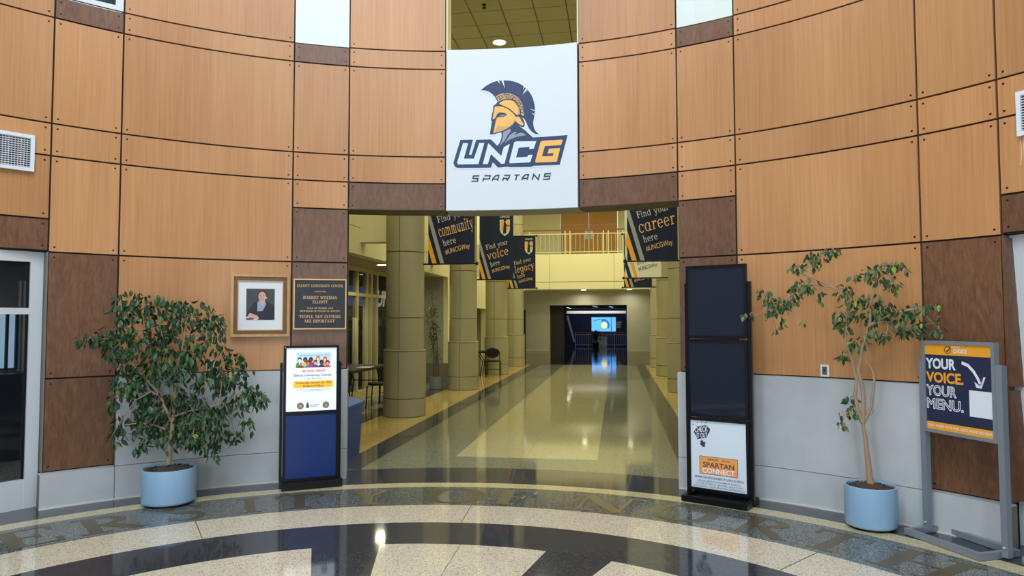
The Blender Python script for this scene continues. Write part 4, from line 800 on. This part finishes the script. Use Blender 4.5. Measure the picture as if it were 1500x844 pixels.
LEFT_BRANCHES =  [[(-2.869, 3.414, 0.341), (-2.863, 3.418, 0.46), (-2.854, 3.424, 0.588), (-2.837, 3.435, 0.771), (-2.834, 3.438, 0.938), (-2.828, 3.442, 1.068)], [(-2.834, 3.438, 0.938), (-2.863, 3.418, 1.088), (-2.901, 3.392, 1.294), (-2.917, 3.381, 1.443), (-2.946, 3.361, 1.573)], [(-2.856, 3.423, 0.717), (-2.93, 3.372, 0.944), (-3.006, 3.32, 1.067), (-3.075, 3.273, 1.171), (-3.17, 3.208, 1.302)], [(-2.835, 3.437, 0.975), (-2.816, 3.45, 1.198), (-2.778, 3.476, 1.478), (-2.766, 3.484, 1.629)], [(-2.851, 3.426, 0.754), (-2.712, 3.521, 0.8), (-2.597, 3.6, 0.82), (-2.467, 3.689, 0.878), (-2.378, 3.749, 0.95)], [(-2.855, 3.424, 0.625), (-2.96, 3.352, 0.689), (-3.068, 3.278, 0.715), (-3.16, 3.215, 0.705)], [(-3.041, 3.296, 1.509), (-3.049, 3.291, 1.629), (-3.085, 3.266, 1.776)], [(-2.93, 3.372, 0.944), (-2.991, 3.33, 0.984), (-3.084, 3.267, 0.916), (-3.191, 3.193, 0.995)], [(-2.597, 3.6, 0.82), (-2.523, 3.65, 0.691), (-2.564, 3.623, 0.468)], [(-2.54, 3.639, 0.845), (-2.513, 3.657, 1.053), (-2.53, 3.646, 1.187)], [(-3.075, 3.273, 1.171), (-3.212, 3.179, 1.448), (-3.354, 3.082, 1.45)], [(-2.901, 3.392, 1.294), (-3.041, 3.296, 1.509), (-3.214, 3.178, 1.556)]]
RIGHT_BRANCHES =  [[(2.987, 3.529, 0.296), (2.98, 3.532, 0.437), (2.961, 3.538, 0.665), (2.949, 3.542, 0.793)], [(2.949, 3.542, 0.793), (2.914, 3.554, 0.892), (2.901, 3.558, 1.007), (2.914, 3.554, 1.124), (2.88, 3.565, 1.297), (2.843, 3.577, 1.473), (2.835, 3.58, 1.561)], [(2.949, 3.542, 0.793), (2.958, 3.539, 0.981), (2.928, 3.549, 1.211), (2.956, 3.539, 1.386), (3.01, 3.522, 1.561), (3.018, 3.519, 1.735), (3.059, 3.506, 1.909), (3.158, 3.473, 2.007)], [(2.949, 3.542, 0.793), (3.005, 3.523, 0.926), (3.029, 3.515, 1.128), (3.019, 3.519, 1.214), (2.964, 3.537, 1.299)], [(2.834, 3.58, 1.531), (2.882, 3.564, 1.737), (2.77, 3.601, 1.858), (2.588, 3.661, 1.892), (2.397, 3.725, 1.744), (2.201, 3.79, 1.638)], [(2.77, 3.601, 1.858), (2.536, 3.678, 1.985), (2.591, 3.66, 2.074), (2.776, 3.599, 2.162)], [(3.01, 3.522, 1.561), (3.162, 3.471, 1.647), (3.328, 3.416, 1.688), (3.45, 3.376, 1.528)], [(2.914, 3.554, 1.124), (2.873, 3.567, 1.326), (2.822, 3.584, 1.32)], [(2.954, 3.54, 0.837), (2.902, 3.558, 0.92), (2.838, 3.579, 0.858)], [(3.01, 3.522, 1.561), (3.112, 3.488, 1.59), (3.231, 3.449, 1.533)], [(3.018, 3.519, 1.735), (2.92, 3.551, 1.795), (2.924, 3.55, 1.942)], [(3.024, 3.517, 0.904), (3.011, 3.521, 0.869), (2.987, 3.529, 0.853)]]

# ------------------------------------------------------------------ poster stands
ARIAL = .022
def tray(x0, x1, y0, y1, h, m, t, plate_m):
    MB().box(x0, x1, y0, y0+.035, .004, h).box(x0, x1, y1-.035, y1, .004, h).box(x0, x0+.035, y0+.035, y1-.035, .004, h).box(x1-.035, x1, y0+.035, y1-.035, .004, h).build('base_tray', m, t)
    if plate_m: MB().box(x0+.035, x1-.035, y0+.035, y1-.035, .004, .012).build('base_plate', plate_m, t)
# lit screen stand at the left jamb
st = empty('poster_stand', (-2.063, 3.943, .002), math.atan2(.514, .857), 'black floor stand with a lit white blood drive notice over a blue panel', 'stand')
MB().box(-.004, .556, 0, .34, .002, .072).build('base', m_blackm, st)
MB().box(-.004, .556, .0, .06, .072, .078).build('base_lip', m_black, st)
for x in (-.024, .524): MB().box(x, x+.024, .075, .12, .07, 1.20).build('post', m_black, st)
frame_bars(.006, .520, .078, 1.362, .022, .045, .10).build('frame', m_black, st)
MB().box(.02, .506, .06, .10, .695, .737).build('middle_rail', m_black, st)
MB().box(.026, .502, .062, .09, .10, .697).build('lower_panel', mat('panel_blue', lin(16, 46, 108), .3), st)
EM = .32
sw = mat('screen_white', lin(236, 243, 252), .35, emit=EM)
MB().box(.026, .503, .058, .09, .735, 1.342).build('screen', sw, st)
SF = lambda l: (lambda u, v: (.026+u*.477, .057-l, .735+v*.607))          # u, v in 0..1 over the screen
def scr(nm, col, l, k, em=EM): return k.put(nm, mat('lit_'+nm, lin(*col), .4, emit=em), st, SF(l))
k = Ink(); k.rect(.20, .685, .88, .925); scr('picture_sky', (190, 214, 244), .0006, k)
ppl = [(.26, .80, (236, 236, 236), (60, 38, 30), (60, 140, 84)), (.37, .80, (120, 76, 56), (30, 26, 26), (232, 176, 48)), (.48, .80, (104, 62, 46), (36, 24, 22), (206, 40, 46)), (.62, .815, (232, 190, 160), (196, 100, 50), (206, 226, 240)), (.76, .805, (236, 180, 150), (190, 76, 60), (232, 130, 140)),
       (.29, .745, (176, 120, 90), (230, 230, 230), (96, 40, 40)), (.43, .75, (190, 130, 100), (60, 36, 30), (56, 110, 190)), (.57, .755, (226, 170, 140), (40, 28, 40), (90, 56, 130)), (.69, .755, (90, 58, 46), (26, 26, 28), (40, 56, 64)), (.81, .745, (220, 160, 130), (30, 24, 28), (206, 44, 60))]
for i, (u, v, skin, hair, top) in enumerate(ppl):
    L0 = .0008+i*.00025
    k = Ink(); k.disc(u, v+.012, .042, .040); scr('hair_%d' % i, hair, L0, k)
    k = Ink(); k.disc(u, v, .027, .027); k.rect(u-.012, v-.035, u+.012, v); scr('face_%d' % i, skin, L0+.0001, k)
    k = Ink(); k.poly([(u-.075, .685), (u-.07, v-.055), (u-.03, v-.03), (u+.03, v-.03), (u+.07, v-.055), (u+.075, .685)]); scr('coat_%d' % i, top, L0+.0002, k)
k = Ink(); k.text('All blood types needed', .46, .868, .022, 'c', 0, .3, width=.42); k.text('ROCK', .8, .874, .018, 'c', .01, width=.08); scr('script', (60, 80, 120), .001, k)
k = Ink(); k.disc(.70, .88, .010, .008, 10); k.text('BLOOD DRIVE', .54, .615, .036, 'c', .02, width=.44); scr('title', (206, 44, 62), .001, k)
k = Ink(); k.text('Elliott University Center', .53, .548, .036, 'c', .012, width=.74); scr('place', (52, 60, 72), .001, k)
k = Ink(); k.text('Cone Ballroom', .53, .498, .026, 'c', 0, width=.36); scr('room', (110, 118, 130), .001, k)
k = Ink(); k.rect(.145, .365, .925, .475); scr('date_band', (246, 190, 50), .0008, k)
k = Ink(); k.text('Wednesday, January 28, 2026', .535, .43, .032, 'c', .012, width=.70); k.text('8:30am-4:30pm', .535, .38, .032, 'c', .016, width=.40); scr('date', (70, 60, 40), .0014, k)
k = Ink()
for v, w in ((.335, .66), (.312, .38)): k.rect(.53-w/2, v, .53+w/2, v+.006)
scr('small_print', (150, 160, 172), .001, k)
for u, c0, c1 in ((.285, (54, 46, 40), (176, 160, 130)), (.785, (40, 52, 80), (190, 150, 90))):
    k = Ink(); k.disc(u, .085, .066, .052); scr('seal_%d' % (u*100), c0, .001, k)
    k = Ink(); k.ring(u, .085, .052, .041, .01, .008); k.disc(u, .082, .028, .022); scr('seal_mark_%d' % (u*100), c1, .0014, k)
k = Ink(); k.disc(.425, .115, .022, .018); k.poly([(.39, .05), (.46, .05), (.45, .10), (.40, .10)]); scr('bust', (96, 62, 50), .001, k)
k = Ink(); k.text('Spartans', .47, .085, .022, 'l', .01, width=.18); k.rect(.47, .065, .62, .070); scr('bust_words', (90, 104, 130), .001, k)
MB().box(.012, .022, .043, .05, 1.344, 1.352).build('status_light', mat('red_led', (1, .03, .05, 1), .4, emit=2), st)

# tall black stand with two dark panes and a paper poster
tb = empty('poster_stand', (1.69, 4.275, .002), math.atan2(-.47, .883), 'tall black three panel stand with two dark panes above a white poster', 'stand')
tray(-.005, .58, -.17, .15, .055, m_black, tb, mat('tray_plate', lin(52, 50, 48), .5))
for x in (-.012, .558): MB().box(x, x+.03, -.02, .015, .012, 1.935).build('post', m_black, tb)
m_pane = mat('acrylic_dark', lin(26, 33, 48), .05, coat=.3)
for z0, z1 in ((1.438, 2.09), (.735, 1.428), (.085, .728)):
    f = frame_bars(.012, .560, z0, z1, .024, -.045, -.006).build('panel_frame', m_black, tb)
    if z0 > .5: MB().box(.034, .538, -.030, -.012, z0+.022, z1-.022).build('dark_pane', m_pane, f)
MB().box(.034, .538, -.032, -.012, .107, .706).build('poster_sheet', mat('poster_white', lin(216, 226, 238), .3), tb)
CF = lambda l: (lambda u, v: (.036+u*.5, -.0325-l, .109+v*.595))
def pst(nm, m, l, k): return k.put(nm, m, tb, CF(l))
i_ink = mat('ink_slate', lin(52, 60, 76), .5); i_or = mat('ink_orange', lin(240, 160, 84), .5); i_wh = mat('ink_white', lin(236, 240, 244), .5)
k = Ink(); k.poly([(.055, .815), (.10, .90), (.28, .935), (.36, .885), (.35, .84), (.31, .79), (.30, .75), (.12, .715), (.10, .76)]); k.line([(.19, .70), (.25, .625)], .05); k.poly([(.16, .655), (.27, .69), (.255, .605), (.215, .61)])
for a, b in (((.06, .93), (.03, .935)), ((.13, .955), (.12, .975)), ((.2, .962), (.21, .98)), ((.27, .965), (.30, .985))): k.line([a, b], .012)
pst('call_bubble', i_ink, .0006, k)
k = Ink(); k.text('CHECK', .20, .83, .075, 'c', .012, .1, .14, width=.24); k.text('IT OUT', .215, .745, .07, 'c', .012, .1, .14, width=.20); pst('call_lettering', i_wh, .0012, k)
k = Ink(); k.rect(.155, .21, .845, .475); pst('board_edge', i_ink, .0006, k)
k = Ink(); k.rect(.163, .216, .837, .469); pst('board', i_or, .001, k)
k = Ink(); k.text('SPARTAN', .50, .315, .075, 'c', .018, width=.56); k.text('UNCG', .40, .418, .032, 'c', .02, .2, width=.19); k.text('SPARTANS', .63, .42, .022, 'c', .012, width=.15); pst('board_words', i_ink, .0014, k)
k = Ink(); k.text('CONNECT', .50, .23, .072, 'c', .018, width=.58); pst('board_words_white', i_wh, .0014, k)
k = Ink(); k.text('SPARTANCONNECT.UNCG.EDU', .505, .145, .032, 'c', .014, width=.88); pst('web_address', i_ink, .001, k)
k = Ink()
for v, s, wd in ((.095, 'LEARN ABOUT UPCOMING EVENTS,', .78), (.055, 'ACTIVE STUDENT GROUPS, AND START', .86), (.015, 'DESIGNING YOUR SPARTAN EXPERIENCE!', .92)): k.text(s, .505, v, .026, 'c', .004, width=wd)
pst('small_lettering', mat('ink_mid', lin(96, 106, 122), .5), .001, k)

# grey sign stand on the right and the corner of its twin
def menu_stand(loc, rz, label, px=0):
    t = empty('sign_stand', loc, rz, label, 'stand')
    tray(.0, .62, -.20, .15, .048, m_greyp, t, None)
    for x in (.0+px, .628+px): MB().box(x, x+.045, -.022, .022, .02, 1.29).build('post', m_greyp, t)
    frame_bars(.036+px, .628+px, .765, 1.443, .025, -.03, .014).build('sign_frame', m_greyp, t)
    MB().box(.058+px, .606+px, -.018, .008, .787, 1.421).build('sign_sheet', mat('sheet_navy', lin(38, 46, 74), .4), t)
    for x in (.022+px, .650+px): MB().lathe([(0, 0), (.010, .002), (.008, .007), (0, .009)], 10).build('bolt', m_alu, t).location = (x, -.024, .08)
    return t
ms = menu_stand((3.343, 3.451, .002), math.atan2(-.914, .407), 'grey metal stand with a navy and orange menu vote sign')
NF = lambda l: (lambda u, v: (.060+u*.544, -.0185-l, .789+v*.630))
def mn(nm, m, l, k): return k.put(nm, m, ms, NF(l))
n_or = mat('sheet_orange', lin(238, 164, 46), .4); n_wh = mat('sheet_white', lin(226, 232, 240), .4); n_nv = mat('sheet_navy_ink', lin(38, 46, 74), .4)
k = Ink(); k.rect(0, .875, 1, 1); k.rect(0, .0, 1, .088); mn('orange_bands', n_or, .0006, k)
k = Ink(); k.ring(.36, .935, .052, .045, .010, .009); k.line([(.335, .935), (.355, .915), (.41, .97)], .014); mn('check_mark', n_nv, .001, k)
k = Ink(); k.text('STUDENT', .42, .965, .02, 'l', .01, width=.13); k.text('CHOICE', .45, .905, .042, 'l', .025, width=.20); k.text("CAST YOUR VOTE FOR NEXT MONTH'S MENU", .505, .030, .030, 'c', .014, width=.97); mn('band_lettering', n_wh, .001, k)
k = Ink(); k.text('YOUR', .01, .715, .115, 'l', .036, width=.47); mn('word_your', n_wh, .001, k)
k = Ink(); k.text('VOICE.', .01, .555, .115, 'l', .036, width=.58); mn('word_voice', n_or, .001, k)
k = Ink(); k.outline('YOUR', .015, .40, .115, .010, .46); k.outline('MENU.', .015, .245, .115, .010, .56); mn('outline_words', n_wh, .001, k)
k = Ink(); k.line([(.57, .80), (.66, .775), (.74, .71), (.80, .63), (.825, .58)], .036); k.poly([(.745, .60), (.77, .535), (.845, .53), (.905, .66), (.875, .655), (.86, .57), (.82, .555)]); mn('arrow', n_wh, .001, k)
k = Ink(); k.rect(.665, .21, .995, .50); mn('blank_square', n_wh, .001, k)
menu_stand((3.83, 2.90, .002), rad(-57), 'corner of a second grey stand base at the right edge', .12)

# ------------------------------------------------------------------ recycling bin, tables, chairs
bn = empty('recycling_bin', (-2.17, 5.62, .001), rad(4), 'tall blue recycling bin with a lid behind the left jamb', 'bin')
m_bin = mat('bin_blue', lin(28, 64, 136), .45); m_lid = mat('bin_lid', lin(42, 88, 164), .5)
def frus(m, w0, d0, w1, d1, z0, z1):
    vs = [(-w0, -d0, z0), (w0, -d0, z0), (w0, d0, z0), (-w0, d0, z0), (-w1, -d1, z1), (w1, -d1, z1), (w1, d1, z1), (-w1, d1, z1)]
    return m.add(vs, [(3, 2, 1, 0), (4, 5, 6, 7), (0, 1, 5, 4), (1, 2, 6, 5), (2, 3, 7, 6), (3, 0, 4, 7)])
frus(MB(), .145, .25, .175, .29, 0, .60).build('body', m_bin, bn); frus(MB(), .185, .30, .185, .30, .60, .625).build('rim', m_lid, bn); frus(MB(), .183, .297, .06, .12, .626, .70).build('lid', m_lid, bn)
k = Ink()
for q in range(3):
    a = q*120; k.ring(0, 0, .055, .055, .018, .018, a, a+80, 10); k.poly([(.055*cos(rad(a+s))*f, .055*sin(rad(a+s))*f) for s, f in ((78, 1.25), (108, .82), (78, .4))])
k.put('recycle_mark', mat('bin_white', lin(210, 222, 235), .5), bn, lambda u, v: (.159+v*.05+.003+.0, u*1.0, .32+v) if False else (u, -.262-(v+.02)*.067-.006, .30+v))
def chair(loc, rz, label):
    t = empty('side_chair', loc, rz, label, 'chair', 'black metal chairs of the hall')
    s = MB(); s.lathe([(0, .43), (.2, .43), (.215, .445), (.2, .47), (0, .475)], 20); s.build('seat', m_blackm, t, True)
    b = MB(); n = 20
    for y in (.20, .225):
        for q in range(n): a = 2*pi*q/n; b.v.append((.19*cos(a), y+.03*(.14*sin(a)+.14), .68+.135*sin(a)))
    b.f += [tuple(range(n)), tuple(range(n, 2*n))]+[(q, (q+1) % n, (q+1) % n+n, q+n) for q in range(n)]
    b.build('backrest', m_blackm, t, True)
    for x in (-.2, .2):
        MB().tube([(x, -.19, .012), (x, -.17, .43)], .012).build('leg', m_black, t)
        MB().tube([(x*1.02, .25, .012), (x, .19, .44), (x, .215, .66)], .012).build('leg', m_black, t)
    MB().tube([(-.2, -.18, .2), (.2, -.18, .2)], .008).build('stretcher', m_black, t)
    MB().tube([(-.2, .215, .66)]+[(.2*cos(rad(a)), .225, .68+.15*sin(rad(a))) for a in range(180, -1, -20)]+[(.2, .215, .66)], .011).build('back_frame', m_black, t)
    return t
def table(loc, rz, L, W, label):
    t = empty('folding_table', loc, rz, label, 'table', 'folding tables of the hall')
    MB().box(-L/2, L/2, -W/2, W/2, .70, .73).build('tabletop', mat('table_top', lin(56, 56, 58), .4), t); MB().box(-L/2+.03, L/2-.03, -W/2+.03, W/2-.03, .67, .70).build('apron', m_black, t)
    for x in (-1, 1):
        for y in (-1, 1): MB().tube([(x*(L/2-.30), y*(W/2-.09), .67), (x*(L/2-.14), y*(W/2-.09), .42), (x*(L/2-.2), y*(W/2-.07), .005)], .014).build('leg', m_black, t)
        MB().tube([(x*(L/2-.14), -W/2+.09, .42), (x*(L/2-.14), W/2-.09, .42)], .01).build('crossbar', m_black, t)
    return t
table((-3.90, 10.35, .001), rad(90), 1.9, .72, 'black folding table beside the shop window behind the nearest column')
chair((-3.27, 10.1, .001), rad(-84), 'black chair at the near folding table, beside the nearest column')
chair((-3.80, 8.85, .001), rad(172), 'black chair at the near end of the table, just inside the left jamb')
chair((-3.3, 11.0, .001), rad(-95), 'black chair farther along the near folding table, behind the column')
pp = MB().box(-3.75, -3.5, 10.2, 10.5, .7315, .735).build('paper_sheet', m_white); tag(pp, 'white paper sheet lying on the black folding table', 'paper')
table((-2.95, 17.8, .001), 0, .6, .5, 'small dark folding table left of the oval backed chair')
chair((-2.44, 17.45, .001), rad(184), 'black oval backed chair standing alone by the third column')

# ------------------------------------------------------------------ plants
m_pot = mat('pot_blue', lin(146, 182, 212), .32); m_soil = mat('bark_soil', lin(74, 58, 48), .95, noise=(30, .5, (1, 1, 1), 4), bump=.6)
m_bark = mat('bark', lin(158, 134, 106), .8, noise=(14, .2, (1, 1, .4), 4)); m_leafA = mat('leaf_dark', lin(36, 66, 38), .5, noise=(4, .35, (1, 1, 1), 2)); m_leafB = mat('leaf_mid', lin(56, 90, 46), .5, noise=(4, .3, (1, 1, 1), 2)); m_leafC = mat('leaf_yellow', lin(150, 160, 60), .5)
m_leafD = mat('leaf_dry', lin(104, 112, 66), .5, noise=(5, .3, (1, 1, 1), 2))
def pot(t, r, h):
    MB().lathe([(0, .02), (r-.012, .02), (r-.004, .028), (r, .04), (r, h-.004), (r-.006, h), (r-.014, h-.004), (r-.016, h-.05), (0, h-.05)], 48).build('pot', m_pot, t, True)
    MB().lathe([(0, .001), (r-.03, .001), (r-.03, .03), (0, .03)], 32).build('pot_foot', m_blackm, t)
    s = MB(); s.lathe([(r-.018, h-.03), (r*.6, h-.012), (r*.25, h+.005), (0, h+.008)], 24)
    s.v = [(x, y, z+random.uniform(-.006, .012)) for x, y, z in s.v]; s.build('soil', m_soil, t, True)
    c = MB()
    for q in range(90):
        a = random.random()*6.28; d = math.sqrt(random.random())*(r-.03); M = Matrix.Translation((d*cos(a), d*sin(a), h+.002-.022*d/r)) @ Euler((random.random()*3, random.random()*3, random.random()*3)).to_matrix().to_4x4()
        c.box(-.011, .011, -.006, .006, -.003, .003, M)
    c.build('bark_chips', m_soil, t, kind='stuff')
def leaf_mb(L, W, M, m):
    pts = [(0, 0, 0), (-.36*W, .22*L, .05*W), (-.5*W, .45*L, .08*W), (-.28*W, .75*L, .02*W), (0, L, -.12*L), (.28*W, .75*L, .02*W), (.5*W, .45*L, .08*W), (.36*W, .22*L, .05*W), (0, .45*L, -.05*W)]
    return m.add([M @ Vector(p) for p in pts], [(0, 8, 1), (1, 8, 2), (2, 8, 3), (3, 8, 4), (4, 8, 5), (5, 8, 6), (6, 8, 7), (7, 8, 0)])
def ficus(base, label, sprays, branches, radii, dens, L, W, mats, depth, rmax, h, r):
    t = empty('potted_ficus', (base[0], base[1], .002), 0, label, 'plant'); pot(t, r, h)
    inv = Vector(base)
    for b, r0 in zip(branches, radii):
        pts = [Vector(p)-inv for p in b]; out = []
        for i in range(len(pts)-1):
            for q in range(3): out.append(pts[i].lerp(pts[i+1], q/3)+Vector((random.uniform(-1, 1), random.uniform(-1, 1), 0))*.004*(i+q > 0))
        out.append(pts[-1]); n = len(out)
        MB().tube(out, [max(.0025, r0*(1-.72*i/n)) for i in range(n)], 8).build('trunk' if r0 > .02 else 'branch', m_bark, t, True)
    to = (EYE-inv); to.z = 0; to.normalize(); rg = Vector((-to.y, to.x, 0)); lv = []; tw = MB()
    nodes = [Vector(b[i]).lerp(Vector(b[i+1]), q/4)-inv for b in branches for i in range(len(b)-1) for q in range(5)]; nodes = [q for q in nodes if q.z > .8]
    for (x, y, z, rx, rz) in sprays:
        n = max(4, int(dens*rx*rz)); c = Vector((x, y, z))-inv; d0 = random.uniform(-depth, depth)*.6
        c += to*d0; nb = min(nodes, key=lambda q: (q-c).length)
        if (nb-c).length > .03: tw.tube([nb, nb.lerp(c, .5)+Vector((0, 0, .03)), c+Vector((0, 0, rz*.3))], [.0045, .0035, .002], 5)
        for _ in range(max(1, n//16)):
            e = c+rg*random.gauss(0, rx*.4)+to*random.gauss(0, .05)+Vector((0, 0, random.gauss(0, rz*.4))); tw.tube([c+Vector((0, 0, rz*.4)), (c+e)/2+Vector((0, 0, .02)), e], [.003, .002, .0015], 4)
        for _ in range(n):
            a = random.random()*6.28; q = random.random()**.62
            p = c+rg*(q*cos(a)*rx*1.12)+Vector((0, 0, q*sin(a)*rz*1.12))+to*random.gauss(0, min(.1, rx*.6))
            wp = p+inv; rr = math.hypot(wp.x, wp.y)
            if rr > rmax: s = (rmax-.02*random.random())/rr; p = Vector((wp.x*s, wp.y*s, wp.z))-inv
            s = random.uniform(.72, 1.2); az = math.atan2(p.x-c.x, -(p.y-c.y))+random.gauss(0, .9)
            lv.append((p, s, Matrix.Translation(p) @ (Matrix.Rotation(random.random()*6.28 if random.random() < .35 else az, 4, 'Z') @ Matrix.Rotation(rad(random.gauss(-118, 22))+pi/2*0, 4, 'X') @ Matrix.Rotation(random.gauss(0, .7), 4, 'Y'))))
    tw.build('twigs', m_bark, t, kind='stuff')
    lv.sort(key=lambda q: -(q[1]*2+q[0].dot(to)))
    one = [leaf_mb(L, W, Matrix(), MB()).build('leaf', m, t) for m in mats]
    first = [True]*len(mats); rest = [MB() for _ in mats]; nm = len(mats)
    for i, (p, s, Mx) in enumerate(lv):
        q = random.choices(range(nm), [.68, .30, .006, .05][:nm] if nm == 3 else [.45, .33, .03, .19])[0]; Ms = Mx @ Matrix.Scale(s, 4)
        if i < 296:
            if first[q]: o = one[q]; first[q] = False
            else: o = one[q].copy(); C.objects.link(o)
            o.matrix_local = Ms
        else: leaf_mb(L, W, Ms, rest[q])
    for q in range(nm):
        if first[q]: bpy.data.objects.remove(one[q])
        if rest[q].v: rest[q].build('foliage', mats[q], t, kind='stuff')
    return t
ficus((-2.86, 3.42, 0), 'dense dark green ficus tree in a pale blue pot left of the passage', LEFT_SPRAYS, LEFT_BRANCHES, [.026, .014, .014, .012, .012, .011, .008, .009, .008, .008, .008, .008], 3800, .076, .036, [m_leafA, m_leafB, m_leafC], .22, 4.80, .315, .222)
ficus((2.985, 3.53, 0), 'sparse tall ficus tree with bare twisted trunks in a pale blue pot', RIGHT_SPRAYS, RIGHT_BRANCHES, [.030, .018, .019, .014, .010, .006, .009, .006, .006, .007, .006, .005], 8200, .056, .032, [m_leafB, m_leafD, m_leafC, m_leafA], .12, 4.80, .325, .187)
bb = empty('potted_bamboo', (-3.15, 13.76, .001), 0, 'thin tall bamboo in a grey pot between the first two columns', 'plant')
MB().lathe([(0, 0), (.145, 0), (.155, .01), (.16, .30), (.148, .30), (.145, .27), (0, .27)], 28).build('pot', mat('pot_grey', lin(120, 124, 124), .5), bb, True)
fo = MB()
for q in range(7):
    a = q*.9; x, y = .07*cos(a), .07*sin(a); h = [2.3, 2.1, 1.9, 2.35, 1.6, .95, 2.0][q]; dx = [-.22, -.12, -.28, -.05, .02, .08, -.2][q]
    pts = [(x+dx*(z/h)**1.5, y, .26+(h-.26)*z/h) for z in (0, h*.25, h*.5, h*.75, h)]
    MB().tube(pts, [.009, .008, .007, .005, .003], 6).build('cane', mat('cane', lin(92, 84, 52), .6), bb)
    for _ in range(46):
        z = random.uniform(.42 if q != 5 else .6, 1); p = Vector((x+dx*z**1.5, y, .26+(h-.26)*z)); M = Matrix.Translation(p+Vector((random.uniform(-.03, .03), random.uniform(-.03, .03), 0))) @ Matrix.Rotation(random.random()*6.28, 4, 'Z') @ Matrix.Rotation(rad(random.uniform(-60, 20)), 4, 'X')
        leaf_mb(.13, .02, M, fo)
fo.build('foliage', mat('bamboo_leaf', lin(74, 88, 44), .5), bb, kind='stuff')
fp = empty('far_potted_plant', (-.2, 40.05, .002), 0, 'dark potted plant in silhouette before the distant blue screen', 'plant')
MB().lathe([(0, 0), (.16, 0), (.2, .3), (0, .3)], 16).build('pot', m_black, fp); fo = MB()
for _ in range(60): leaf_mb(.42, .09, Matrix.Translation((0, 0, random.uniform(.3, .75))) @ Matrix.Rotation(random.random()*6.28, 4, 'Z') @ Matrix.Rotation(rad(random.uniform(-10, 75)), 4, 'X'), fo)
fo.build('foliage', m_leafA, fp, kind='stuff')
